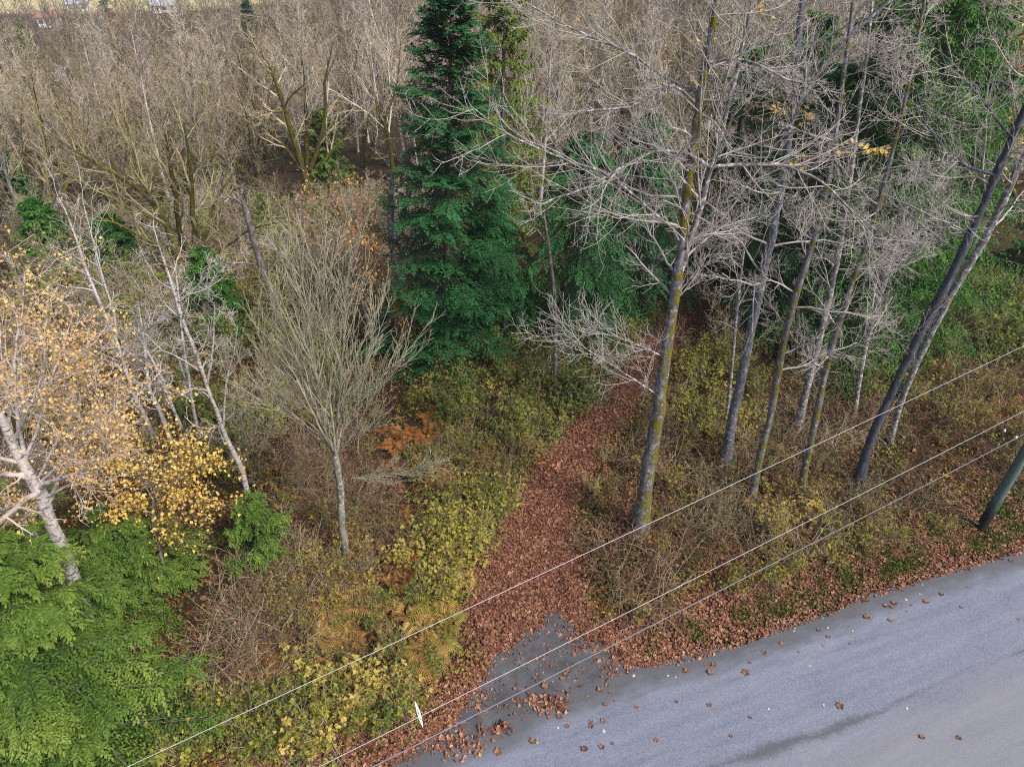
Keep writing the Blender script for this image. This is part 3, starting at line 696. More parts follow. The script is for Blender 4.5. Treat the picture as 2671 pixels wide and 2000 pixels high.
LEAFTREE = [dict(n=12, t0=.25, a=(.4, 1.0), l=.42, rf=.5, s=5, w=.18, up=.02, rmin=.010, fall=.35),
            dict(n=6, t0=.15, a=(.4, 1.0), l=.5, rf=.6, s=4, w=.22, up=.0, rmin=.007, fall=.3),
            dict(n=3, t0=.2, a=(.4, 1.0), l=.5, rf=.7, s=2, w=.2, up=-.03, rmin=.006, fall=.2)]
bb = gp(285, 1740)
t, hist, _ = hero('yellow_birch', 'tall white-barked birch with amber leaves rising through the bright cedar', 'tree',
     [(285, 1740, 76), (232, 1610, 68), (200, 1530, 62), (170, 1450, 58), (120, 1340, 54), (98, 1280, 52), (70, 1225, 46), (40, 1170, 40), (5, 1090, 32), (-50, 980, 20), (-100, 850, 12), (-130, 740, 5)],
     'birch_bark', 'mauve_twig', lv(LEAFTREE, _0_t0=.5, _0_l=.25, _0_n=14),
     limbs=[(-1.0, (98, 1275, 24), (130, 1258, 20), (180, 1240, 17), (230, 1222, 13), (265, 1192, 9), (290, 1160, 5)),
            (.6, (70, 1225, 24), (55, 1150, 20), (40, 1040, 15), (40, 920, 11), (60, 800, 6), (60, 720, 3)),
            (1.2, (60, 1205, 16), (100, 1110, 14), (130, 1000, 11), (165, 900, 8), (190, 820, 4)),
            (-1.5, (95, 1400, 22), (40, 1352, 20), (0, 1326, 17), (-60, 1300, 12)),
            (-1.0, (185, 1500, 13), (130, 1525, 11), (70, 1490, 8), (10, 1440, 4)),
            (.5, (90, 1265, 14), (150, 1150, 12), (210, 1040, 9), (270, 950, 5)),
            (0, (95, 1272, 14), (180, 1180, 12), (260, 1100, 9), (350, 1040, 4)),
            (-.8, (40, 1170, 13), (60, 1080, 11), (110, 990, 8), (120, 900, 4)),
            (1.5, (45, 1175, 13), (20, 1060, 11), (5, 950, 8), (0, 850, 4)),
            (-.4, (110, 1300, 12), (200, 1250, 10), (280, 1160, 8), (330, 1100, 4)),
            (1.8, (40, 1150, 12), (100, 1010, 10), (200, 930, 8), (250, 870, 4))],
     limb_levels=lv(LEAFTREE, _0_l=.33), n=26, base=bb)
leafed(t, hist, 'amber_leaf', 3, .08, .14, keep=.85)
t, hist, _ = hero('golden_sapling', 'slim red-stemmed sapling crowned with bright golden leaves over the cedar', 'tree',
     [(440, 1540, 16), (425, 1470, 15), (400, 1370, 13), (400, 1300, 11), (405, 1220, 8), (400, 1150, 4)],
     'young_bark', 'red_twig', lv(LEAFTREE, _0_t0=.3, _0_l=.3, _0_n=14),
     limbs=[(-.5, (402, 1320, 8), (450, 1260, 7), (500, 1220, 5), (545, 1210, 3)), (.3, (400, 1300, 8), (350, 1230, 6), (310, 1180, 4), (290, 1150, 2)), (-.6, (402, 1340, 8), (350, 1320, 6), (300, 1330, 4)), (-.3, (405, 1260, 8), (450, 1200, 6), (480, 1160, 3)), (-1, (405, 1350, 8), (470, 1320, 6), (530, 1310, 3))],
     limb_levels=lv(LEAFTREE, _0_l=.4, _0_n=9), n=14, sides=7)
leafed(t, hist, 'yellow_leaf', 3, .115, .14, keep=.7)
t, hist, _ = hero('vine_maple', 'arching vine maple with fading orange and pink leaves beside the pale snag', 'tree',
     [(985, 920, 18), (960, 840, 16), (930, 740, 14), (905, 650, 11), (880, 570, 7), (850, 520, 3)],
     'young_bark', 'mauve_twig', lv(LEAFTREE, _0_t0=.3, _0_l=.35, _0_n=14),
     limbs=[(.4, (965, 860, 12), (985, 760, 10), (975, 660, 8), (930, 580, 5), (880, 540, 3)), (-.4, (975, 890, 12), (1020, 830, 9), (1030, 770, 7), (1000, 690, 5), (960, 620, 3)),
            (-.6, (980, 900, 10), (1030, 880, 8), (1060, 860, 5), (1055, 800, 3)), (.2, (950, 800, 10), (900, 700, 8), (860, 620, 6), (830, 560, 3)), (.8, (955, 830, 10), (950, 700, 8), (940, 600, 5), (900, 510, 3))],
     limb_levels=lv(LEAFTREE, _0_l=.4, _0_n=10), n=16, sides=6)
leafed(t, hist[1:4], 'orange_leaf', 3, .15, .16)
leafed(t, [hist[0], *hist[4:]], 'pink_leaf', 1, .13, .15, keep=.7)
hb = gp(2400, 720)
t, hist, _ = hero('golden_maple', 'tall maple still holding pale golden leaves behind the big green cedar', 'tree',
     [(2400, 720, 34), (2450, 590, 30), (2510, 420, 25), (2560, 280, 19), (2620, 110, 13), (2670, -30, 5)],
     'young_bark', 'grey_twig', lv(LEAFTREE, _0_t0=.35, _0_l=.35, _0_n=18),
     limbs=[(.5, (2540, 340, 16), (2620, 260, 12), (2700, 160, 5)), (-.5, (2580, 220, 14), (2680, 200, 9), (2760, 150, 4)), (0, (2520, 390, 14), (2600, 360, 10), (2690, 300, 4))], limb_levels=LEAFTREE, n=16)
leafed(t, hist, 'amber_leaf', 5, .2, .3)

for q in [(2030, 290), (2040, 275), (2095, 300), (2110, 305), (2185, 400), (2240, 375), (2255, 395), (2295, 385), (2300, 400), (2090, 415), (2075, 430), (1850, 105), (1990, 30)]:
    Yc = gp(2000, 1200)[1] - .5; c0 = vp(*q, Yc); t = thing('leaf_sprig', 'small sprig of clinging golden leaves high on the bare twigs behind the largest alder', 'sprig', c0, 'golden leaf sprigs on bare twigs')
    obj('twig', Geo().tubes(np.array([[[-.7, .1, -.25], [-.3, .03, -.08], [0, 0, 0], [.35, 0, .12]]]), np.array([[.012, .01, .008, .005]]), 3).build('twig', M['pale_twig']), t)
    C = rng.normal(size=(7, 3)) * [.16, .1, .08]
    for k in range(7):
        obj('leaf', Geo().leaves(C[k:k + 1], rng.normal(size=(1, 3)), .2, .16).build('leaf', M['yellow_leaf'], False), t)

# ------------------------------------------------------------------ conifers
def conifer(name, label, base, height, rad, foliage, style, boughs=260, per=16, top=None, group=None, z0=.04, seed=1, leaf=1.0, bark='fir_bark', shape=.75, need=9):
    global rng
    keep, rng = rng, np.random.default_rng(seed)
    t = thing(name, label, 'tree', base, group)
    top = np.array([0, 0, height]) if top is None else np.asarray(top, float)
    pts = np.array([[0, 0, -.2, height * .014 + .03], [*(top * .5 + rng.normal(size=3) * [.1, .1, 0]), height * .009 + .02], [*top, .012]])
    P, R, L = path3(pts, 20, .1)
    obj('trunk', Geo().tubes(P, R, 8).build('trunk', M[bark]), t)
    whorl = {'fir': 7, 'hemlock': 4, 'cedar': 3}[style]
    tier = np.arange(boughs) // whorl
    f = z0 + (1 - z0) * ((tier + .5) / (tier.max() + 1) + rng.normal(size=boughs) * .006)
    f = np.clip(f, z0, .995)
    fi = f * 19; i = np.minimum(fi.astype(int), 18); w = (fi - i)[:, None]
    pos = P[0, i] * (1 - w) + P[0, i + 1] * w
    az = (np.arange(boughs) % whorl) * 6.2832 / whorl + tier * 2.39996 + rng.normal(size=boughs) * .25
    BL = rad * np.clip((1 - f) / (1 - z0), 0, 1) ** shape * rng.choice([.6, .8, 1.0, 1.1], boughs) * rng.uniform(.85, 1.1, boughs) + .15
    el = {'fir': .0 + .55 * f, 'hemlock': -.05 + .45 * f, 'cedar': .1 + .55 * f}[style] + rng.normal(size=boughs) * .1
    d = np.stack([np.cos(az) * np.cos(el), np.sin(az) * np.cos(el), np.sin(el)], 1)
    dr = {'fir': (-.10, .16), 'hemlock': (-.10, .0), 'cedar': (-.19, .25)}[style]
    BP, BR = extend(pos, d, BL, .006 + .0035 * BL, 7, .09, dr[0], dr[1], .3)
    obj('branches', Geo().tubes(BP - [0, 0, .03], BR, 3).build('branches', M[bark]), t)
    # branchlets lie either side of each bough
    N = boughs; idx = np.repeat(np.arange(N), per); tt = np.tile((np.arange(per) + .5) / per, N) ** .8 * .9 + .1 + rng.normal(size=N * per) * .02
    tt = np.clip(tt, .08, .995); ff = tt * 7; k = np.minimum(ff.astype(int), 6); w = (ff - k)[:, None]
    c = BP[idx, k] * (1 - w) + BP[idx, k + 1] * w; tg = nrm(BP[idx, k + 1] - BP[idx, k])
    side = np.where(np.tile(np.arange(per), N) % 2 == 0, 1., -1.)[:, None]
    lat = nrm(np.cross(tg, [[0, 0, 1.]])) * side
    fw = rng.uniform(.7, 1.3, len(idx))[:, None]
    dd = nrm(tg * fw + lat + rng.normal(size=c.shape) * .14 + [0, 0, {'fir': -.1, 'hemlock': -.3, 'cedar': -.3}[style]])
    bl = (BL[idx] * .36 * (1 - .6 * tt) + .2) * rng.uniform(.65, 1.25, len(idx))
    S = 4
    QP, QR = extend(c, dd, bl, np.full(len(c), .006), S, .17 if style == 'cedar' else .09, {'fir': -.05, 'hemlock': -.14, 'cedar': -.2}[style], .0)
    bt = (rng.random(N) ** 1.3)[idx] * .55 + .45 * tt ** 1.5                       # lighter young growth outwards, inner crown shade put into the colour
    # needles: narrow blades feathered both sides of each branchlet
    n2 = need; idx = np.repeat(np.arange(len(QP)), n2); tt = np.tile((np.arange(n2) + .7) / n2, len(QP))
    ff = np.clip(tt, 0, .999) * S; k = ff.astype(int); w = (ff - k)[:, None]
    c = QP[idx, k] * (1 - w) + QP[idx, k + 1] * w; tg = nrm(QP[idx, k + 1] - QP[idx, k])
    side = np.where(np.tile(np.arange(n2), len(QP)) % 2 == 0, 1., -1.)[:, None]
    up = nrm(np.cross(tg, np.cross([[0, 0, 1.]], tg)) + rng.normal(size=tg.shape) * .15)
    lat = np.cross(tg, up) * side
    last = (np.tile(np.arange(n2), len(QP)) >= n2 - 2)[:, None]
    dd = np.where(last, tg + lat * .15, nrm(tg * .9 + lat * .8 + up * .05 + rng.normal(size=tg.shape) * (.24 if style == 'cedar' else .13)))
    ln = {'fir': .16, 'hemlock': .16, 'cedar': .145}[style] * leaf * rng.uniform(.7, 1.25, len(c)) * (1.2 - .5 * tt)
    wd = {'fir': .066, 'hemlock': .066, 'cedar': .056}[style] * leaf
    g = Geo().leaves(c, dd, ln, wd * rng.uniform(.8, 1.3, len(c)), N=up, fold={'fir': .05, 'hemlock': .12, 'cedar': .15}[style])
    tone = np.repeat(np.clip(bt[idx] * .8 + tt * .2 + rng.normal(size=len(c)) * .06, 0, 1), 4)
    obj('foliage', g.build('foliage', M[foliage], False, tone), t)['kind'] = 'stuff'
    rng = keep
    return t

fb = gp(1150, 925)
ftop = vp(1176, -25, fb[1]) - fb
conifer('fir_tree', 'tall blue-green fir rising at the middle of the wood', fb, ftop[2], 4.3, 'fir_needle', 'fir', 280, 24, top=ftop, seed=3, need=10, leaf=1.3, shape=.62)
cb = gp(1310, 760)
ctop = vp(1318, -70, cb[1]) - cb
conifer('cedar_tree', 'yellow-green cedar spire standing close behind the tall fir', cb, ctop[2], 3.6, 'gold_cedar', 'cedar', 150, 20, top=ctop, seed=4, need=9, leaf=1.55, shape=.5)
b = gp(1500, 880); conifer('hemlock_tree', 'dark drooping hemlock behind the thin dead snag', b, 11.5, 4.9, 'hemlock_needle', 'hemlock', 130, 24, seed=5, need=9, leaf=1.25, shape=.6)
b = gp(1640, 800); conifer('hemlock_tree', 'dark green hemlock half hidden behind the largest alder', b, 11.5, 4.4, 'hemlock_needle', 'hemlock', 130, 22, seed=6, need=9, leaf=1.3, shape=.6)
b = gp(1285, 870); conifer('hemlock_tree', 'low dark hemlock filling the shade at the foot of the fir', b, 7.0, 3.8, 'hemlock_needle', 'hemlock', 110, 24, seed=16, leaf=1.2, shape=.55)
b = gp(2215, 930); ct = vp(2540, -60, b[1]) - b
conifer('cedar_tree', 'big green cedar behind the leaning trunks near the pole', b, ct[2], 5.6, 'dark_cedar', 'cedar', 230, 24, top=ct, seed=7, need=9, leaf=1.3, shape=.45)
b = gp(2035, 860); ct = vp(2200, 180, b[1]) - b
conifer('cedar_tree', 'deep green cedar behind the moss-banded slim trees', b, ct[2], 4.4, 'hemlock_needle', 'cedar', 150, 20, top=ct, seed=8, leaf=1.35, shape=.5)
b = gp(1860, 700); conifer('cedar_tree', 'distant dull green cedar glimpsed between bare upper branches', b, 14, 3.2, 'dark_cedar', 'cedar', 110, 16, seed=9, leaf=1.6, shape=.5)
conifer('cedar_tree', 'bright green cedar seen from above beside the road end of the wires', (-12.6, 10.6, 0), 8.6, 4.2, 'cedar_leaf', 'cedar', 150, 34, seed=10, leaf=1.08, shape=.5, need=15)
conifer('cedar_tree', 'bright cedar crowding the foot of the white-barked amber birch', (-17.6, 15.0, 0), 6.0, 4.0, 'cedar_leaf', 'cedar', 100, 30, seed=11, leaf=1.05, shape=.5, need=15)
conifer('cedar_tree', 'low spreading cedar beneath the golden sapling', (-13.4, 16.0, 0), 4.2, 2.6, 'cedar_leaf', 'cedar', 70, 26, seed=12, leaf=1.05, shape=.5, need=14)
b = gp(690, 1450); conifer('cedar_tree', 'small young cedar below the mossy-footed birch', b, 3.0, 1.6, 'cedar_leaf', 'cedar', 60, 22, seed=13, leaf=1.0, shape=.6)
b = gp(585, 860); conifer('cedar_tree', 'dark green cedar beside the dark broken snag', b, 5.2, 2.0, 'dark_cedar', 'cedar', 80, 20, seed=14, leaf=1.3, shape=.6)
b = gp(870, 520); conifer('cedar_tree', 'fresh green cedar behind the dark mossy maple', b, 8.2, 2.6, 'cedar_leaf', 'cedar', 110, 18, seed=15, leaf=1.6, shape=.6)
b = gp(2345, 880); conifer('cedar_tree', 'shorter leafy green cedar filling the gap beside the big green cedar', b, 14, 4.4, 'dark_cedar', 'cedar', 140, 20, seed=18, leaf=1.3, shape=.5)
b = gp(2135, 830); ct = vp(2400, -90, b[1]) - b
conifer('cedar_tree', 'tall vivid green cedar directly behind the slender moss-sleeved tree', b, ct[2], 5.4, 'vivid_cedar', 'cedar', 210, 22, top=ct, seed=21, leaf=1.45, shape=.4)
b = gp(2300, 790); ct = vp(2560, 60, b[1]) - b
conifer('cedar_tree', 'broad vivid green cedar standing before the pale golden maple', b, ct[2], 5.2, 'vivid_cedar', 'cedar', 190, 22, top=ct, seed=22, leaf=1.45, shape=.4)
b = gp(1990, 720); ct = vp(2150, 40, b[1]) - b
conifer('cedar_tree', 'narrow green cedar behind the straight blue-grey tree', b, ct[2], 3.8, 'vivid_cedar', 'cedar', 140, 18, top=ct, seed=23, leaf=1.5, shape=.5)
b = gp(2690, 700); conifer('cedar_tree', 'low dark cedar on the leafy slope beyond the salal bushes', b, 4.6, 2.6, 'hemlock_needle', 'cedar', 80, 22, seed=17, leaf=1.3, shape=.6)

# ------------------------------------------------------------------ background wood
def copy_tree(src, loc, rz, sc, label=None, name=None):
    c = src.copy(); COL.objects.link(c); c.location = loc; c.rotation_euler = (rng.normal() * .04, rng.normal() * .04, rz); c.scale = sc if hasattr(sc, '__len__') else (sc, sc, sc)
    if label: c['label'] = label
    for ch in src.children:
        k = ch.copy(); COL.objects.link(k); k.parent = c
    return c

class Kind:
    """a family of shared-mesh variants placed as individual things"""
    def __init__(s, name, label, cat, group): s.name, s.label, s.cat, s.group, s.parts, s.n = name, label, cat, group, [], 0
    def var(s, *parts): s.parts.append(parts); return s
    def put(s, loc, rz=None, sc=1.0, v=None, tilt=.05, label=None):
        v = rng.integers(len(s.parts)) if v is None else v
        t = thing(s.name, label or s.label, s.cat, loc, s.group, rng.uniform(0, 6.28) if rz is None else rz)
        t.rotation_euler[0] = rng.normal() * tilt; t.rotation_euler[1] = rng.normal() * tilt
        t.scale = sc if hasattr(sc, '__len__') else (sc, sc, sc)
        for nm, me in s.parts[v]:
            o = obj(nm, me, t)
            if nm in ('foliage', 'blades', 'dead_leaves', 'canes', 'stems', 'crown'): o['kind'] = 'stuff'
        s.n += 1
        return t

def bare_variant(kind, h, seed):
    global rng
    keep, rng = rng, np.random.default_rng(seed)
    g = Geo(); gt = Geo()
    if kind == 'maple':
        ns = 4
        pos = np.zeros((ns, 3)) + rng.normal(size=(ns, 3)) * [.15, .15, 0]; pos[:, 2] = -.2
        d = rng.normal(size=(ns, 3)) * [.42, .42, 0] + [0, 0, 1]
        P, R = extend(pos, d, h * rng.uniform(.7, .95, ns), np.full(ns, h * .0125), 12, .1, .03, 0, .15)
        gt.tubes(P, R, 6)
        twigs(g, P, R, np.full(ns, h * .85), [dict(n=11, t0=.25, a=(.35, .9), l=.34, rf=.55, s=6, w=.14, up=.06, rmin=.025, fall=.5), dict(n=7, t0=.15, a=(.3, .8), l=.44, rf=.55, s=4, w=.15, up=.07, rmin=.017, fall=.35),
              dict(n=5, t0=.15, a=(.3, .8), l=.46, rf=.65, s=2, w=.16, up=.06, rmin=.012, fall=.3), dict(n=2, t0=.2, a=(.3, .8), l=.5, rf=.8, s=1, w=.16, up=.04, rmin=.010, fall=.2)])
    elif kind == 'alder':
        P, R = extend(np.array([[0, 0, -.2]]), np.array([[rng.normal() * .05, rng.normal() * .05, 1]]), h, np.array([h * .011]), 14, .03, .02, 0, .12)
        gt.tubes(P, R, 7)
        twigs(g, P, R, np.array([h]), [dict(n=36, t0=.25, t1=1, a=(.6, 1.1), l=.26, rf=.45, s=7, w=.12, up=.05, tip=.04, rmin=.02, fall=.6), dict(n=9, t0=.12, a=(.35, .9), l=.4, rf=.55, s=4, w=.15, up=.06, rmin=.014, fall=.35),
              dict(n=6, t0=.1, a=(.35, .9), l=.45, rf=.65, s=2, w=.16, up=.06, rmin=.011, fall=.3)])
    else:   # thin understorey sapling
        ns = 7
        pos = rng.normal(size=(ns, 3)) * [.35, .35, 0]; pos[:, 2] = -.1
        P, R = extend(pos, rng.normal(size=(ns, 3)) * [.35, .35, 0] + [0, 0, 1], h * rng.uniform(.6, 1, ns), np.full(ns, .022), 8, .1, .0, 0, .3, .008)
        gt.tubes(P, R, 4)
        twigs(g, P, R, np.full(ns, h * .8), [dict(n=11, t0=.2, a=(.4, 1.0), l=.36, rf=.6, s=4, w=.18, up=.03, rmin=.011, fall=.4), dict(n=6, t0=.15, a=(.4, 1), l=.5, rf=.7, s=3, w=.2, rmin=.009, fall=.3)])
    out = gt, g
    rng = keep
    return out

def add_variants(K, kind, hs, seed, bark, twig):
    for j, h in enumerate(hs):
        gt, g = bare_variant(kind, h, seed + j)
        K.var(('trunk', gt.build('trunk', M[bark])), ('crown', g.build('crown', M[twig])))

KM = Kind('bare_maple', 'bare grey-brown maple among the massed trees of the wood', 'tree', 'bare maples massed through the background wood')
add_variants(KM, 'maple', (12.5, 14), 100, 'maple_bark', 'brown_twig')
add_variants(KM, 'maple', (13.5,), 110, 'maple_bark', 'grey_twig')
KA = Kind('bare_alder', 'upright bare tree with a haze of pale twigs in the wood', 'tree', 'upright bare trees filling the background wood')
add_variants(KA, 'alder', (13.5, 15), 120, 'grey_bark', 'grey_twig')
add_variants(KA, 'alder', (14,), 130, 'birch_bark', 'mauve_twig')
KS = Kind('bare_thicket', 'leafless many-stemmed thicket under the bare trees', 'shrub', 'leafless thickets under the bare trees')
add_variants(KS, 'sapling', (4.2, 5.0), 140, 'olive_twig', 'brown_twig')
add_variants(KS, 'sapling', (4.6,), 150, 'olive_twig', 'mauve_twig')

taken = [np.array(o.location[:2]) for o in COL.objects if o.get('category') in ('tree', 'snag')]
def clear(p, dmin):
    return all((p[0] - q[0]) ** 2 + (p[1] - q[1]) ** 2 > dmin * dmin for q in taken)
def in_field(x, y):
    return y > 236 + 6 * sin(x * .05)
BG = []
for ring_, (y0, y1, step) in enumerate([(33, 75, 4.4), (75, 135, 6.2), (135, 290, 7.2)]):
    for y in np.arange(y0, y1, step * .85):
        for x in np.arange(-.78 * y - 10, .78 * y + 10, step):
            p = np.array([x + rng.uniform(-.45, .45) * step, y + rng.uniform(-.4, .4) * step])
            u = p[0] / p[1]
            if u < -.40 and in_field(*p): continue
            if -.40 <= u < -.2 and p[1] > 250: continue
            if p[1] > 185 and u >= -.1: continue
            # keep the view of the traced trees open and the track clear
            if track_dist(np.array([p[0]]), np.array([p[1]]))[0] < 2.2: continue
            if not clear(p, 2.6): continue
            z_ = float(hgt(*p)); dp = depth((p[0], p[1], z_))
            bx_, by_ = 1335.5 + FPX * p[0] / dp, 1000 - FPX * (p[1] * sin(PITCH) + (z_ - H) * cos(PITCH)) / dp
            if by_ > np.interp(bx_, [-100, 150, 300, 600, 750, 900, 1050, 1300, 1500, 1700, 2000, 2300, 2671], [640, 640, 600, 570, 470, 450, 450, 560, 560, 560, 600, 620, 560]): continue
            BG.append((p, ring_))
def bgside(p):
    u = p[0] / p[1]
    return ['beyond the leaning birches', 'behind the many-stemmed mossy maple', 'behind the crooked-limbed maple', 'behind the tall fir', 'behind the dark hemlocks', 'behind the largest alder', 'behind the big green cedar'][int(np.searchsorted([-.55, -.4, -.18, 0, .15, .35], u))]
far_pts = [p for p, r in BG if r == 2]
for p, r in BG:
    if r == 2: continue
    z = float(hgt(*p)) - .05
    sc = rng.choice([.62, .8, .95, 1.1, 1.2]) * rng.uniform(.93, 1.07)
    u = p[0] / p[1]
    if u < -.3: sc *= .92
    K = KM if rng.random() < (.5 if u < .05 else .42) else KA
    v = int(rng.integers(len(K.parts)))
    look = (['brown-twigged bare maple', 'broad olive-stemmed bare maple', 'grey-twigged bare maple'] if K is KM else ['slim grey bare tree', 'tall grey bare tree', 'white-stemmed mauve-twigged bare tree'])[v]
    side = bgside(p)
    K.put((p[0], p[1], z), sc=(sc, sc, sc * rng.uniform(.92, 1.1)), v=v, label=look + (' in the near rows ' if p[1] < 75 else ' far down the slope ') + side)
# thickets between them
for k in range(290):
    px = rng.uniform(-60, 2720) if k < 190 else rng.uniform(50, 1050); py = rng.uniform(60, 960) if k < 190 else rng.uniform(420, 900)
    if py > 600 and 1100 < px < 1750: continue
    p = gp(px, py)
    if p[1] > 130 or track_dist(np.array([p[0]]), np.array([p[1]]))[0] < 1.5 or not clear(p, 1.2): continue
    if px > 1700 and rng.random() < .45: continue
    KS.put(p, sc=rng.uniform(.55, 1.15), label='leafless many-stemmed thicket ' + bgside(p))
# dense near thickets on the left among the birches
for k in range(60):
    px, py = rng.uniform(0, 800), rng.uniform(860, 1340)
    p = gp(px, py)
    if clear(p, .8): KS.put(p, sc=rng.uniform(.35, .7), label='low leafless thicket tangled among the thin white birches')

# the far wood: one low mass of small trees
g = Geo()
for p in far_pts:
    z = float(hgt(*p)); h = rng.uniform(10, 15)
    P, R = extend(np.array([[p[0], p[1], z - .2]]), np.array([[rng.normal() * .05, 0, 1.]]), h, np.array([.16]), 5, .04, .02, 0, .2)
    g.tubes(P, R, 4)
    twigs(g, P, R, np.array([h]), [dict(n=11, t0=.15, a=(.5, 1.0), l=.38, rf=.5, s=2, w=.12, up=.07, rmin=.045, fall=.55), dict(n=5, t0=.15, a=(.35, .9), l=.55, rf=.6, s=1, w=.15, up=.06, rmin=.036, fall=.4)], sides=(3, 3))
tag(obj('far_wood', g.build('far_wood', M['mauve_twig'])), 'far mass of bare mauve-grey trees on the valley side', 'wood', kind='stuff')

# conifers and coloured trees far down the slope
def far_conifer(label, px, py, h, r, m, style, seed):
    b = gp(px, py); conifer('fir_tree' if style == 'fir' else 'cedar_tree', label, b, h, r, m, style, 150, 10, seed=seed, leaf=2.4, shape=.7, need=6)
far_conifer('small dark fir with tip against the pale valley field', 300, 105, 15, 2.4, 'fir_needle', 'fir', 31)
far_conifer('small blue-green fir low among mauve twigs below the field', 268, 225, 11, 2.0, 'fir_needle', 'fir', 32)
far_conifer('narrow dark fir above the crooked-limbed mossy maple', 690, 260, 15, 2.4, 'fir_needle', 'fir', 33)
far_conifer('short fresh green cedar downhill of the many-stemmed maple', 190, 255, 6.5, 2.6, 'cedar_leaf', 'cedar', 34)
far_conifer('olive-gold conifer on the slope edge, tallest of the dull green ones', 115, 240, 12, 3.0, 'gold_cedar', 'cedar', 35)
far_conifer('olive-green cedar among bare trees beyond the leaning forked birch', 40, 330, 11, 3.0, 'gold_cedar', 'cedar', 36)
far_conifer('dull green cedar hidden among twigs near the slope edge', 60, 560, 6, 2.6, 'dark_cedar', 'cedar', 37)
far_conifer('dull cedar under the left limb of the many-stemmed maple', 150, 700, 5, 2.6, 'dark_cedar', 'cedar', 38)
far_conifer('dull cedar tucked beneath the spreading mossy stems', 330, 720, 4.5, 2.4, 'dark_cedar', 'cedar', 39)
for lab, px, py, h, m in [('far orange-leaved tree beside the small dark fir', 305, 120, 8, 'orange_leaf'), ('far golden tree among mauve twigs by the fir', 345, 115, 8, 'yellow_leaf'), ('distant amber-leaved tree near the narrow dark fir', 520, 110, 8, 'amber_leaf'),
                          ('amber-leaved tree behind the yellow-green cedar spire', 1700, 330, 9, 'amber_leaf'), ('golden-topped tree behind the largest alder', 1480, 250, 9, 'amber_leaf')]:
    b = gp(px, py); t = thing('autumn_tree', lab.replace(' left of ', ' near '), 'tree', b)
    P, R = extend(np.zeros((1, 3)), np.array([[0, 0, 1.]]), h, np.array([.12]), 8, .05)
    g = Geo(); hs = twigs(g, P, R, np.array([h]), [dict(n=22, t0=.3, a=(.5, 1.1), l=.35, rf=.5, s=4, w=.15, up=.05, rmin=.02, fall=.5), dict(n=7, t0=.2, a=(.4, 1), l=.5, rf=.6, s=3, w=.2, rmin=.015)])
    obj('trunk', Geo().tubes(P, R, 6).build('trunk', M['young_bark']), t); obj('crown', g.build('crown', M['grey_twig']), t)
    leafed(t, [hs], m, 3, .3, .25)

# houses out on the valley floor
def house(label, px, py, w, d, h, roof):
    b = gp(px, py); t = thing('house', label, 'house', b, rz=.3)
    obj('wall', Geo().box((-w / 2, -d / 2, -.5), (w / 2, d / 2, h)).build('wall', M['house_wall'], False), t)
    e = .5; V = [(-w / 2 - e, -d / 2 - e, h), (w / 2 + e, -d / 2 - e, h), (w / 2 + e, d / 2 + e, h), (-w / 2 - e, d / 2 + e, h), (-w / 2 - e, 0, h + d * .32), (w / 2 + e, 0, h + d * .32)]
    obj('roof', Geo().add(V, [(0, 1, 5, 4), (2, 3, 4, 5), (3, 2, 1, 0)], [(0, 4, 3), (1, 2, 5)]).build('roof', M[roof], False), t)
    for x in (-w * .3, 0, w * .3): obj('window', Geo().box((x - .6, -d / 2 - .05, h * .35), (x + .6, -d / 2 + .02, h * .75)).build('window', M['window_glass'], False), t)
house('white house with a grey roof at the edge of the valley field', 208, 30, 7, 5, 2.8, 'grey_roof')
house('house with a dull red roof among mauve twigs below the field', 132, 66, 6, 5, 2.6, 'red_roof')
house('long low house with a dull grey roof among far trees', 432, 30, 8, 5, 2.2, 'grey_roof')

# ------------------------------------------------------------------ undergrowth
def shrub_variant(seed, h, canes, leaf, m, nleaf, arch=-.05, tri=True, twig='brown_twig', spread=.5):
    global rng
    keep, rng = rng, np.random.default_rng(seed)
    pos = rng.normal(size=(canes, 3)) * [.12, .12, 0]
    P, R = extend(pos, rng.normal(size=(canes, 3)) * [spread, spread, .1] + [0, 0, 1], h * rng.uniform(.6, 1.15, canes), np.full(canes, .012), 6, .12, arch, 0, .4, .004)
    gs = Geo().tubes(P, R, 3)
    hs = twigs(gs, P, R, np.full(canes, h), [dict(n=7, t0=.25, a=(.5, 1.2), l=.42, rf=.6, s=3, w=.2, up=.0, rmin=.005, fall=.3)], sides=(3,))
    Q = hs[0][0]; g = Geo()
    i = rng.integers(0, len(Q), nleaf); j = rng.integers(1, Q.shape[1], nleaf)
    C = Q[i, j] + rng.normal(size=(nleaf, 3)) * .05
    D = rng.normal(size=(nleaf, 3)) * [1, 1, .35]
    L = leaf * rng.uniform(.6, 1.3, nleaf)
    N = rng.normal(size=(nleaf, 3)) * .45 + [0, 0, 1]
    if tri:
        Dn = nrm(D); X = nrm(np.cross(Dn, N))
        for a in (-.95, 0, .95):
            g.leaves(C, Dn * cos(a) + X * sin(a), L * (1 if a == 0 else .82), L * .62, N=N, fold=.12)
    else: g.leaves(C, D, L, L * .6, N=N)
    rng = keep
    return ('stems', gs.build('stems', M[twig])), ('foliage', g.build('foliage', M[m], False))

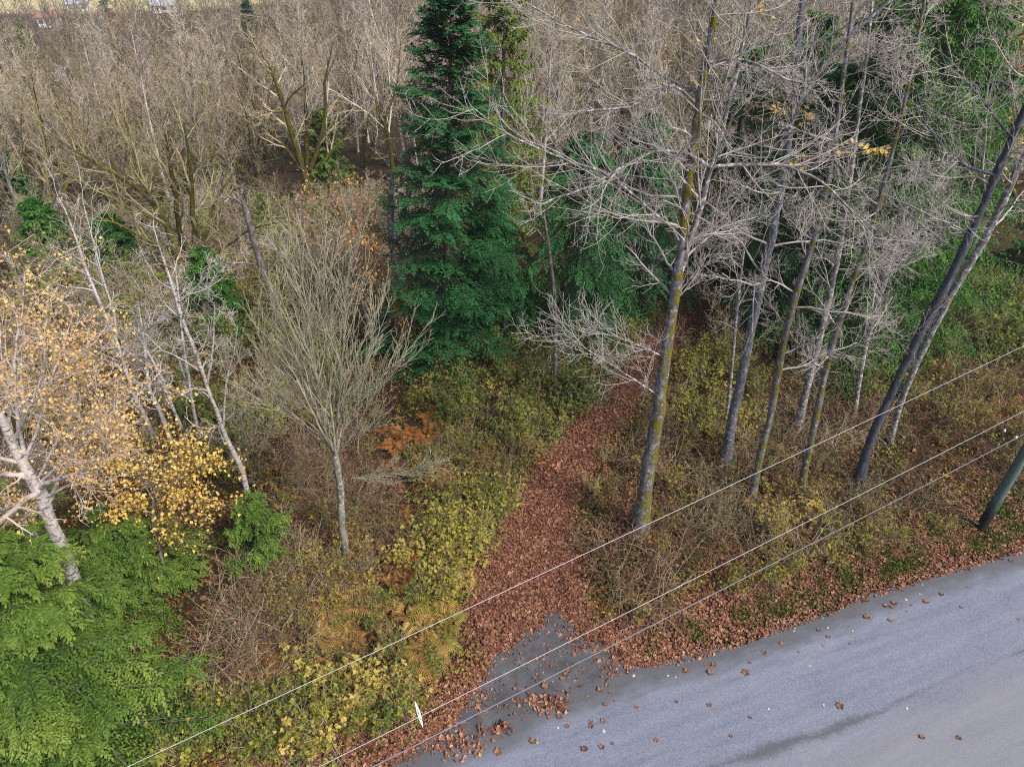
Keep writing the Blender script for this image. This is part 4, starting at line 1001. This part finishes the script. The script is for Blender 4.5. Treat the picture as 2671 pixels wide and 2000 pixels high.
def shrub_kind(name, label, cat, group, **kw):
    K = Kind(name, label, cat, group)
    for k in range(4): K.var(*shrub_variant(200 + len(name) * 7 + k + kw.get('seed', 0), **{q: v for q, v in kw.items() if q != 'seed'}))
    return K
K_SAL = shrub_kind('salmonberry_shrub', 'yellow-green salmonberry shrub', 'shrub', 'yellow-green salmonberry shrubs', h=1.15, canes=11, leaf=.105, m='salmonberry', nleaf=125)
K_THI = shrub_kind('thimbleberry_shrub', 'golden broad-leaved thimbleberry bush', 'shrub', 'golden thimbleberry bushes', h=1.0, canes=9, leaf=.15, m='thimbleberry', nleaf=85)
K_GRN = shrub_kind('green_shrub', 'dark green leafy shrub', 'shrub', 'dark green shrubs below the conifers', h=1.3, canes=12, leaf=.12, m='green_shrub', nleaf=190)
K_OLV = shrub_kind('olive_shrub', 'sparse olive shrub', 'shrub', 'sparse olive shrubs among the brambles', h=1.0, canes=12, leaf=.09, m='olive_shrub', nleaf=90, tri=True)
K_BRA = Kind('bramble', 'tangle of leafless brown bramble canes', 'bramble', 'leafless bramble tangles')
for k in range(4):
    keep_, rng = rng, np.random.default_rng(400 + k)
    n_ = 30; pos = rng.normal(size=(n_, 3)) * [.45, .45, 0]
    P, R = extend(pos, rng.normal(size=(n_, 3)) * [.9, .9, .2] + [0, 0, .8], rng.uniform(.7, 1.7, n_), np.full(n_, .009), 7, .16, -.1, 0, .5, .005)
    g = Geo().tubes(P, R, 3)
    hs = twigs(g, P, R, np.full(n_, 1.1), [dict(n=5, t0=.15, a=(.4, 1.2), l=.4, rf=.7, s=3, w=.25, up=-.03, rmin=.005)], sides=(3,))
    gl = Geo(); Q = hs[0][0]; c = Q[:, 2][rng.random(len(Q)) < .45]; gl.leaves(c, rng.normal(size=c.shape), .08, .055)
    rng = keep_
    K_BRA.var(('canes', g.build('canes', M['brown_twig' if k % 2 else 'red_twig'])), ('dead_leaves', gl.build('dead_leaves', M['dry_litter'], False)))

# bracken fern: each frond a part
def frond_mesh(m, L=1.0, droop=.35):
    """bracken frond: rachis with lance-shaped pinnae, each notched by a few pinnules"""
    g = Geo(); n = 12
    t = np.linspace(0, 1, 18); x = L * t; z = L * (.55 * t - (.35 + droop) * t * t)
    spine = np.stack([x, np.zeros_like(x), z], 1)
    g.tubes(spine[None], np.full((1, 18), .007), 3)
    C, D, LL, WW = [], [], [], []
    for k in range(n):
        s_ = .2 + .77 * k / (n - 1); p = np.array([np.interp(s_, t, spine[:, 0]), 0, np.interp(s_, t, spine[:, 2])])
        q_ = min(1, s_ + .03); e = np.array([np.interp(q_, t, spine[:, 0]), 0, np.interp(q_, t, spine[:, 2])]) - p + [1e-4, 0, 0]; e = e / np.linalg.norm(e)
        pl = L * .38 * (1 - (k / n)) ** .75 + .03
        for sd in (-1, 1):
            dv = np.array([e[0] * .5, sd, e[2] * .5 - .16]); dv /= np.linalg.norm(dv)
            C.append(p); D.append(dv); LL.append(pl); WW.append(pl * .17 + .008)
            for f in (.3, .6):
                for s2 in (-1, 1):
                    C.append(p + dv * pl * f); D.append(dv * .6 + s2 * e); LL.append(pl * .17 * (1.2 - f)); WW.append(pl * .09)
    g.leaves(np.array(C), np.array(D), np.array(LL), np.array(WW), N=np.array([[0, 0, 1.]]) + rng.normal(size=(len(C), 3)) * .12, fold=.08)
    return g.build('frond', M[m], False)
FR = {m_: [frond_mesh(m_, L_, d_) for L_, d_ in ((.95, .2), (.8, .4))] for m_ in ('bracken', 'rust_fern', 'green_fern')}
def fern(kind, loc, label, group, sc=1.0):
    t = thing('bracken_fern', label, 'fern', loc, group, rng.uniform(0, 6.28))
    n_ = rng.integers(5, 9)
    for k in range(n_):
        o = obj('frond', FR[kind][rng.integers(2)], t, (rng.normal() * .05, rng.normal() * .05, rng.uniform(.05, .3)))
        o.rotation_euler = (rng.normal() * .25, rng.uniform(-.45, .1), k * 6.283 / n_ + rng.normal() * .3)
        s_ = sc * rng.uniform(.75, 1.2); o.scale = (s_,) * 3
    return t

MARKS = [('near the young maple', gp(905, 1455)), ('beside the tall fir', gp(1150, 940)), ('by the thin dead snag', gp(1447, 1035)), ('near the largest alder', gp(1668, 1390)), ('around the moss-banded slim trees', gp(2030, 1280)),
         ('by the thick dark leaning trunk', gp(2240, 1250)), ('near the utility pole', gp(2540, 1380)), ('below the salal bushes', gp(2590, 960)), ('beside the apron', gp(1640, 1640)), ('under the white loop fitting', gp(1060, 1860)),
         ('by the bright cedar near the wires', gp(560, 1800)), ('below the golden sapling', gp(560, 1500)), ('among the thin white birches', gp(520, 1180)), ('beside the bend of the track', gp(1480, 1230)), ('along the near end of the track', gp(1240, 1500)), ('by the straight blue-grey tree', gp(1893, 1208)), ('next to the red-leaved arching vine maple', gp(960, 980))]
def near(p):
    return min(MARKS, key=lambda q: (q[1][0] - p[0]) ** 2 + (q[1][1] - p[1]) ** 2)[0]
def poly_px(poly, n):
    poly = np.array(poly, float); lo, hi = poly.min(0), poly.max(0); out = []
    while len(out) < n:
        p = rng.uniform(lo, hi); c = False
        for k in range(len(poly)):
            (x1, y1), (x2, y2) = poly[k], poly[(k + 1) % len(poly)]
            if (y1 > p[1]) != (y2 > p[1]) and p[0] < (x2 - x1) * (p[1] - y1) / (y2 - y1) + x1: c = not c
        if c: out.append(p)
    return out
def free(p, r=.45, verge=1.3):
    x, y = np.array([p[0]]), np.array([p[1]])
    return track_dist(x, y)[0] > r and road_dist(x, y)[0] > verge and not apron_in(x, y)[0] and np.hypot(*(np.array(p[:2]) - ap[7][:2])) > .5
def scatter(poly, n, put, smin=.7, smax=1.2, r=.15, verge=1.3):
    for q in poly_px(poly, n):
        p = gp(*q)
        if free(p, r + rng.uniform(-.3, .4), verge): put(p, rng.uniform(smin, smax))
def put_k(K): return lambda p, s: K.put(p, sc=(s * 1.1, s * 1.1, s * rng.uniform(1.1, 1.6)), tilt=.12, label=K.label + ' ' + near(p))
def put_f(kind, lab, grp): return lambda p, s: fern(kind, p, lab + ' ' + near(p), grp, s)

GOLD = put_f('bracken', 'golden-brown bracken fern', 'golden bracken ferns')
RUST = put_f('rust_fern', 'rust-orange bracken fern', 'rust-orange bracken ferns')
PALE = put_f('green_fern', 'fading yellow-green bracken fern', 'fading green bracken ferns')
# left of the track, from the road up
scatter([(330, 2000), (560, 1800), (1000, 1830), (1080, 1890), (960, 2000)], 26, put_k(K_SAL), .5, 1.2)
scatter([(560, 1850), (820, 1740), (1080, 1800), (1060, 1900), (700, 1990)], 18, put_k(K_THI), .5, 1.1)
scatter([(780, 1740), (820, 1570), (960, 1520), (1060, 1540), (1020, 1700)], 13, GOLD, .9, 1.2)
scatter([(1040, 1800), (1080, 1570), (1190, 1560), (1180, 1680), (1120, 1790)], 9, GOLD, .8, 1.2)
scatter([(1060, 1740), (1090, 1560), (1190, 1550), (1170, 1690)], 6, PALE, .8, 1.2)
scatter([(1100, 1560), (1100, 1380), (1270, 1230), (1340, 1290), (1290, 1480), (1210, 1560)], 34, put_k(K_SAL), .7, 1.15)
scatter([(1120, 1520), (1130, 1400), (1250, 1380), (1270, 1480)], 12, put_k(K_THI), .6, 1.0)
scatter([(1140, 1500), (1180, 1420), (1260, 1440), (1230, 1540)], 6, GOLD, .7, 1)
scatter([(950, 1240), (960, 1140), (1150, 1090), (1180, 1180), (1060, 1260)], 13, RUST, .8, 1.1)
scatter([(1100, 1250), (1180, 1160), (1300, 1180), (1260, 1260)], 9, RUST, .8, 1.2)
scatter([(1080, 1000), (1150, 880), (1640, 900), (1660, 960), (1540, 1090), (1420, 1170), (1200, 1150)], 46, put_k(K_GRN), .6, 1.2)
scatter([(1080, 1060), (1200, 930), (1600, 960), (1500, 1120), (1380, 1230), (1180, 1230)], 46, put_k(K_SAL), .5, 1.1)
scatter([(1050, 1200), (1250, 1140), (1450, 1150), (1350, 1290), (1150, 1380)], 30, put_k(K_OLV), .7, 1.2)
scatter([(640, 1460), (740, 1350), (1000, 1300), (1150, 1400), (1060, 1560), (720, 1640)], 44, put_k(K_BRA), .8, 1.2)
scatter([(560, 1840), (640, 1460), (800, 1560), (780, 1760)], 34, put_k(K_BRA), .8, 1.25)
scatter([(640, 1700), (700, 1500), (1000, 1360), (1100, 1420), (900, 1600)], 34, put_k(K_OLV), .6, 1.0)
scatter([(700, 1600), (760, 1420), (1080, 1330), (1080, 1530)], 10, RUST, .6, .9)
scatter([(760, 1560), (820, 1440), (1060, 1400), (1060, 1540)], 12, put_k(K_THI), .5, .8)
scatter([(560, 1880), (700, 1700), (820, 1760), (700, 1900)], 8, GOLD, .7, 1.0)
scatter([(620, 1330), (700, 1150), (980, 1120), (1000, 1330), (800, 1420)], 36, put_k(K_BRA), .8, 1.2)
scatter([(620, 1330), (700, 1150), (980, 1100), (1000, 1330), (800, 1420)], 18, put_k(K_OLV), .7, 1.1)
scatter([(0, 1100), (500, 900), (900, 860), (900, 1130), (520, 1320)], 26, put_k(K_OLV), .8, 1.4)
scatter([(300, 1100), (500, 800), (900, 820), (900, 1130), (520, 1320)], 26, put_k(K_GRN), .8, 1.4)
scatter([(780, 1740), (820, 1570), (1060, 1520), (1190, 1560), (1120, 1790)], 16, put_k(K_OLV), .5, .9)
scatter([(780, 1740), (820, 1570), (1060, 1520), (1190, 1560), (1120, 1790)], 12, put_k(K_GRN), .35, .6)
scatter([(560, 1850), (820, 1740), (1080, 1800), (1060, 1900), (700, 1990)], 16, put_k(K_GRN), .4, .7)
scatter([(330, 2000), (560, 1800), (1000, 1830), (1080, 1890), (960, 2000)], 20, put_k(K_BRA), .6, 1.0)
scatter([(500, 1960), (560, 1800), (1000, 1790), (1080, 1890), (960, 2000)], 12, put_k(K_OLV), .6, 1.0)
scatter([(500, 1960), (700, 1800), (1000, 1790), (1060, 1870), (960, 1960)], 5, GOLD, .6, .9)
scatter([(1100, 1060), (1200, 930), (1600, 960), (1500, 1120), (1380, 1230), (1180, 1230)], 16, put_k(K_BRA), .8, 1.2)
scatter([(1100, 1560), (1100, 1380), (1270, 1230), (1340, 1290), (1290, 1480), (1210, 1560)], 10, put_k(K_OLV), .6, 1.0)
scatter([(150, 900), (200, 640), (500, 600), (760, 560), (920, 600), (900, 840)], 40, put_k(K_GRN), 1.0, 2.0)
scatter([(150, 900), (200, 640), (500, 600), (760, 560), (1000, 560), (980, 840)], 50, put_k(K_OLV), 1.2, 2.2)
# right of the track
scatter([(1530, 1320), (1580, 1140), (1700, 1080), (2100, 1180), (2560, 1330), (2540, 1400), (2200, 1520), (1800, 1640), (1600, 1600)], 80, put_k(K_BRA), .8, 1.25, r=.1, verge=1.9)
scatter([(1530, 1320), (1600, 1140), (1700, 1080), (2100, 1180), (2560, 1330), (2540, 1400), (2200, 1520), (1800, 1640), (1600, 1600)], 52, put_k(K_OLV), .6, 1.0, verge=1.8)
scatter([(1720, 1640), (1900, 1440), (2400, 1330), (2500, 1400), (2200, 1530)], 22, put_k(K_SAL), .45, .8, verge=1.6)
scatter([(1960, 1380), (2000, 1290), (2120, 1300), (2120, 1380)], 9, put_k(K_THI), .6, .9)
scatter([(1760, 1100), (1800, 920), (1960, 900), (1980, 1080), (1860, 1180)], 34, put_k(K_SAL), .7, 1.1)
scatter([(2180, 1060), (2260, 880), (2420, 860), (2460, 960), (2300, 1060)], 28, put_k(K_GRN), .7, 1.1)
scatter([(1900, 1180), (2000, 960), (2280, 1040), (2300, 1160)], 26, put_k(K_BRA), .8, 1.2)
scatter([(2300, 1080), (2400, 880), (2671, 900), (2671, 1250), (2500, 1240)], 44, put_k(K_BRA), .8, 1.3)
scatter([(2360, 1060), (2420, 860), (2671, 960), (2671, 1250), (2500, 1220)], 36, put_k(K_OLV), .8, 1.3)
scatter([(2440, 900), (2540, 760), (2690, 800), (2690, 1000)], 30, put_k(K_GRN), .9, 1.4)
scatter([(1540, 960), (1640, 800), (1700, 560), (1900, 560), (1860, 700), (1720, 1000)], 24, put_k(K_OLV), .7, 1.2)
scatter([(1540, 1000), (1640, 800), (1900, 600), (1860, 760), (1720, 1040)], 14, put_k(K_BRA), .8, 1.2, r=-.1)
scatter([(2560, 1120), (2600, 1040), (2690, 1060), (2690, 1140)], 8, RUST, .8, 1.1)
# rounded evergreen bush on the right
KB = Kind('salal_bush', 'rounded glossy green salal bush on the leafy slope', 'shrub', 'salal bushes on the leafy slope')
KB.var(*shrub_variant(77, 1.7, 26, .11, 'salal', 900, tri=False, spread=.8)); KB.var(*shrub_variant(78, 1.5, 24, .11, 'salal', 800, tri=False, spread=.9))
for q in [(2480, 880), (2540, 850), (2590, 830), (2620, 880), (2560, 900), (2650, 930), (2610, 800), (2530, 810), (2680, 880)]: KB.put(gp(*q), sc=rng.uniform(.9, 1.25))

# grass tufts on the verge
KG = Kind('grass_tuft', 'tuft of short green grass on the leafy road verge', 'grass', 'grass tufts on the road verge')
for k in range(3):
    n_ = 60; c = rng.normal(size=(n_, 3)) * [.2, .2, 0]
    KG.var(('blades', Geo().leaves(c, rng.normal(size=(n_, 3)) * [.5, .5, .1] + [0, 0, .9], rng.uniform(.08, .2, n_), .016, fold=.3).build('blades', M['grass'], False)))
for k in range(200):
    px = rng.uniform(1660, 2690); e = np.interp(px, [p[0] for p in EDGE_PX[::-1]], [p[1] for p in EDGE_PX[::-1]])
    p = gp(px, e - rng.uniform(14, 150) * (.55 + .45 * (px - 1660) / 1000))
    if free(p, .3, .25) and rng.random() < .35 + .65 * smooth(1700, 2350, px): KG.put(p, sc=rng.uniform(.6, 1.2))

# ------------------------------------------------------------------ leaf litter
def litter(name, label, m, n, region, size, z=.012):
    C = region(n); n = len(C)
    C = np.column_stack([C, hgt(C[:, 0], C[:, 1]) + z + rng.random(n) * .05])
    D = rng.normal(size=(n, 3)) * [1, 1, .22]; L = size * rng.choice([.5, .7, .9, 1.2, 1.8], n, p=[.2, .25, .3, .17, .08]) * rng.uniform(.8, 1.2, n)
    tag(obj(name, Geo().leaves(C - nrm(D) * L[:, None] * .5, D, L, L * .8, N=rng.normal(size=(n, 3)) * .4 + [0, 0, 1], fold=.2).build(name, M[m], False)), label, 'leaves', kind='stuff')
def reg_track(n):
    x = rng.uniform(-4, 20, n * 3); y = rng.uniform(10, 60, n * 3)
    d = track_dist(x, y); k = (d < rng.exponential(.35, len(x))) & (~apron_in(x, y) | (rng.random(len(x)) < .02)) & (road_dist(x, y) > .1)
    return np.stack([x, y], 1)[k]
def reg_verge(n):
    x = rng.uniform(-9, 34, n * 3); y = rng.uniform(7, 32, n * 3); rdv = road_dist(x, y)
    k = (rdv > rng.exponential(.1, len(x)) - .22) & (rdv < 1.9 + rng.exponential(.5, len(x))) & (~apron_in(x, y) | (rng.random(len(x)) < .015))
    return np.stack([x, y], 1)[k]
def reg_apron(n):
    x = rng.uniform(-6, 6, n * 3); y = rng.uniform(8, 17, n * 3)
    e = np.min(np.hypot(x[:, None] - ring[None, :, 0], y[:, None] - ring[None, :, 1]), 1)
    inside = apron_in(x, y) & (road_dist(x, y) > -.1)
    k = (inside & (rng.random(len(x)) < .035 + .8 * np.exp(-e / (.1 + .28 * (np.sin(x * 2.3) * np.sin(y * 2.9 + 1) > .1))))) | (~inside & (e < .5) & (road_dist(x, y) > .0))
    return np.stack([x, y], 1)[k]
def reg_wood(n):
    y = 9 + 51 * rng.random(int(n * 1.1)) ** 1.5; x = rng.uniform(-.74, .74, len(y)) * (y + 6)
    k = (road_dist(x, y) > .6) & ~apron_in(x, y)
    return np.stack([x, y], 1)[k]
litter('track_leaves', 'rust-red fallen leaves carpeting the forest track', 'litter', 175000, reg_track, .1)
litter('verge_leaves', 'brown fallen leaves banked along the road verge', 'litter', 130000, reg_verge, .105)
litter('apron_leaves', 'loose fallen leaves scattered over the dark apron', 'litter', 14000, reg_apron, .1, z=.008)
litter('forest_leaves', 'dull brown fallen leaves over the forest floor', 'dry_litter', 28000, reg_wood, .17)

def cover(name, label, m, n, size, seed, dens):
    r_ = np.random.default_rng(seed)
    y = 9 + 34 * r_.random(n * 3) ** 1.25; x = r_.uniform(-.74, .74, n * 3) * (y + 6)
    pat = np.sin(x * 1.1 + seed) * np.sin(y * .9 + seed * 2) + .6 * np.sin(x * 2.3 - y * 1.7 + seed)
    k = (road_dist(x, y) > 1.6 + r_.exponential(.3, len(x))) & (track_dist(x, y) > r_.uniform(-.15, .5, len(x))) & ~apron_in(x, y) & (pat > dens + r_.normal(size=len(x)) * .35)
    C = np.stack([x, y], 1)[k][:n]; m_ = len(C)
    C = np.column_stack([C, hgt(C[:, 0], C[:, 1]) + .03 + .42 * r_.random(m_) ** 1.6])
    L = size * r_.uniform(.6, 1.5, m_); D = r_.normal(size=(m_, 3)) * [1, 1, .4]
    tag(obj(name, Geo().leaves(C, D, L, L * .7, N=r_.normal(size=(m_, 3)) * .5 + [0, 0, 1]).build(name, M[m], False)), label, 'undergrowth', kind='stuff')
cover('rust_undergrowth', 'low tangle of rust-brown dying leaves under the shrubs', 'rust_fern', 26000, .1, 1, -.2)
cover('olive_undergrowth', 'low olive and yellow leaves creeping between the shrubs', 'salmonberry', 22000, .1, 2, .1)
cover('green_undergrowth', 'low dark green leaves creeping between the shrubs', 'green_shrub', 22000, .1, 3, .1)

# single leaves lying on the road
def lobed_leaf(size, curl):
    a = np.linspace(0, 2 * np.pi, 21)[:-1]; r = size * (.34 + .16 * np.abs(np.cos(2.5 * a)) ** .7)
    ring_v = np.stack([np.cos(a) * r, np.sin(a) * r, curl * r * r / size + .012 * np.sin(3 * a)], 1)
    V_ = np.concatenate([[[0, 0, 0]], ring_v]); k = np.arange(20)
    g_ = Geo().add(V_, np.stack([np.zeros_like(k), k + 1, (k + 1) % 20 + 1], 1))
    g_.tubes(np.array([[[-size * .3, 0, .006], [-size * .55, .01, .012], [-size * .75, .03, .01]]]), np.full((1, 3), .003), 3)
    return g_
KL = Kind('fallen_leaf', 'curled brown maple leaf lying on the road asphalt', 'leaf', 'curled brown leaves on the road')
KW = Kind('fallen_leaf', 'small pale bleached leaf lying on the road asphalt', 'leaf', 'small pale leaves on the road')
for s_, c_ in ((.2, .9), (.17, 1.4), (.14, .5)): KL.var(('blade', lobed_leaf(s_, c_).build('blade', M['fallen_brown'], False)))
for s_, c_ in ((.13, .5), (.1, .8)): KW.var(('blade', lobed_leaf(s_, c_).build('blade', M['fallen_pale'], False)))
spots = [(1255, 1905), (1390, 1935), (1460, 1870), (1525, 1955), (1570, 1950), (1300, 1960), (1480, 1895), (1840, 1735), (1862, 1735), (1852, 1755), (1790, 1750), (1945, 1755), (1993, 1703), (2040, 1680), (2310, 1582), (2332, 1575), (2415, 1570), (2322, 1618), (2260, 1610), (2190, 1842), (2404, 1923), (2500, 1925), (1475, 1760), (1420, 1790), (1440, 1740), (1565, 1800), (1490, 1830)]
for q in spots:
    p = gp(*q); p[2] = .024; KL.put(p, sc=rng.uniform(.8, 1.3), tilt=.15)
for k in range(70):
    px = rng.uniform(1150, 2660); e = np.interp(px, [1040, 1350, 1650, 1800, 2000, 2200, 2400, 2671], [2000, 1868, 1742, 1712, 1650, 1576, 1508, 1432])
    py = e + rng.exponential(75) + 8
    if py > 1995: continue
    p = gp(px, py); p[2] = .026
    (KW if rng.random() < .35 else KL).put(p, sc=rng.uniform(.5, .9), tilt=.12)

# heaps of leaves drifted on the road edge
for k, (px, py, n_, w_, lab) in enumerate([(1200, 1945, 110, .4, 'loose heap of tan leaves on the road at the apron corner'), (1445, 1840, 90, .3, 'flat drift of orange-brown leaves on the seam of apron and road'), (1305, 1905, 50, .22, 'small clump of rusty leaves on the road edge'), (1395, 1825, 60, .3, 'thin drift of mixed leaves across the dark apron')]):
    p = gp(px, py); t = thing('leaf_pile', lab, 'leaves', (p[0], p[1], .022))
    C = rng.normal(size=(n_, 3)) * [w_, w_ * .5, 0]; C[:, 2] = np.abs(rng.normal(size=n_)) * .04 + .01
    obj('leaf_heap', Geo().leaves(C, rng.normal(size=(n_, 3)) * [1, 1, .3], .15, .12).build('leaf_heap', M['litter'], False), t)['kind'] = 'stuff'

# ------------------------------------------------------------------ utility pole, wires and the white wire fitting
pb = gp(2558, 1378)
pole = thing('utility_pole', 'weathered green-grey wooden utility pole tarred at its foot beside the road', 'pole', pb)
zz = np.linspace(-.3, 11.6, 14); PP = np.stack([np.zeros(14) - zz * .004, np.zeros(14), zz], 1)[None]
obj('post', Geo().tubes(PP, np.linspace(.2, .14, 14)[None], 16).add([(0, 0, 11.62)], []).build('post', M['pole_wood']), pole)
obj('crossarm', Geo().box((-.06, -1.2, 10.35), (.06, 1.2, 10.48)).build('crossarm', M['pole_wood'], False), pole)
def lathe(prof, k=10):
    g_ = Geo(); pr = np.array(prof); return g_.tubes(np.stack([np.zeros(len(pr)), np.zeros(len(pr)), pr[:, 1]], 1)[None], pr[None, :, 0], k)
INS = [(.015, 0), (.02, .05), (.06, .06), (.065, .1), (.04, .12), (.06, .14), (.05, .2), (.02, .22), (.001, .221)]
for y in (-1.05, 1.05): obj('insulator', lathe(INS).build('insulator', M['porcelain']), pole, (0, y, 10.48))
wires = []
for lab, nm, pa, pc, za, zc, rad_, m_ in [
    ('high bare pale wire, topmost of the three over the verge', 'power_wire', (2671, 902), (330, 2000), 10.3, 9.6, .0075, 'wire'),
    ('middle pale wire carrying the white loop fitting', 'power_wire', (2671, 1072), (830, 2000), 6.9, 6.3, .0085, 'wire'),
    ('thick dark cable hanging lowest along the road verge', 'overhead_cable', (2671, 1132), (970, 2000), 5.35, 4.9, .015, 'cable')]:
    def at_z(px, py, z):
        r = ray(px, py); t_ = (H - z) / -r[2]; return np.array([r[0] * t_, r[1] * t_, z])
    A, C_ = at_z(*pa, za), at_z(*pc, zc)
    d_ = C_ - A
    ts = np.linspace(-1.6, 2.2, 90)
    P = A + ts[:, None] * d_
    P[:, 2] = za + (zc - za) * ts + .25 * ts * (ts - 1)
    o = obj(nm, Geo().tubes(P[None], np.full((1, 90), rad_), 6).build(nm, M[m_]))
    tag(o, lab, 'wire', 'overhead wires along the road'); wires.append((A, d_, za, zc))
# white spindle-shaped loop clamped to the middle wire
A, d_, za, zc = wires[1]
def on_wire(t_):
    q = A + t_ * d_; q[2] = za + (zc - za) * t_ + .25 * t_ * (t_ - 1); return q
ts_ = min(np.linspace(0, 1.2, 600), key=lambda t_: abs(1335.5 + FPX * on_wire(t_)[0] / depth(on_wire(t_)) - 1094))
w0 = on_wire(ts_)
fit = thing('cable_loop', 'narrow white loop fitting clamped across the middle wire above the leafy verge', 'fitting', w0)
ax_ = np.array([-.26, .62, .12]); ax_ /= np.linalg.norm(ax_); wl = d_ / np.linalg.norm(d_)
u = np.linspace(-.24, .36, 15); bow = .022 * np.sin(np.linspace(0, np.pi, 15))
for sgn, nm in ((1, 'loop_arm'), (-1, 'loop_arm')):
    P = ax_ * u[:, None] + wl * (sgn * bow)[:, None]
    obj(nm, Geo().tubes(P[None], (.005 + .014 * np.sin(np.linspace(0, np.pi, 15)) * (1 if sgn < 0 else .5))[None], 6).build(nm, M['white_plastic']), fit)
obj('clamp', Geo().box((-.025, -.025, -.03), (.025, .025, .03)).build('clamp', M['white_plastic'], False), fit)
# small white insulators hung by the cable near the pole
A, d_, za, zc = wires[2]
for px, py, lab in ((2651, 1139, 'small white insulator clipped on the thick cable near the pole'), (2621, 1121, 'small white insulator hanging just above the thick cable near the pole')):
    r = ray(px, py); t_ = (H - 5.4) / -r[2]
    o = obj('insulator_spool', lathe([(q[0] * .7, q[1] * .6) for q in INS]).build('insulator_spool', M['porcelain']), loc=(r[0] * t_, r[1] * t_, 5.3))
    tag(o, lab, 'insulator')

# ------------------------------------------------------------------ haze down the valley
hm = bpy.data.materials.new('haze_air'); hm.use_nodes = True; nt = hm.node_tree
nt.nodes.remove(nt.nodes['Principled BSDF'])
pv = nt.nodes.new('ShaderNodeVolumePrincipled'); pv.inputs['Density'].default_value = .0004; pv.inputs['Color'].default_value = (.9, .92, .97, 1); pv.inputs['Anisotropy'].default_value = .2
nt.links.new(pv.outputs[0], nt.nodes['Material Output'].inputs['Volume'])
tag(obj('haze', Geo().box((-1600, -450, -36), (1600, 2600, 30)).build('haze', hm, False)), 'thin pale haze over the valley', 'haze', kind='stuff')
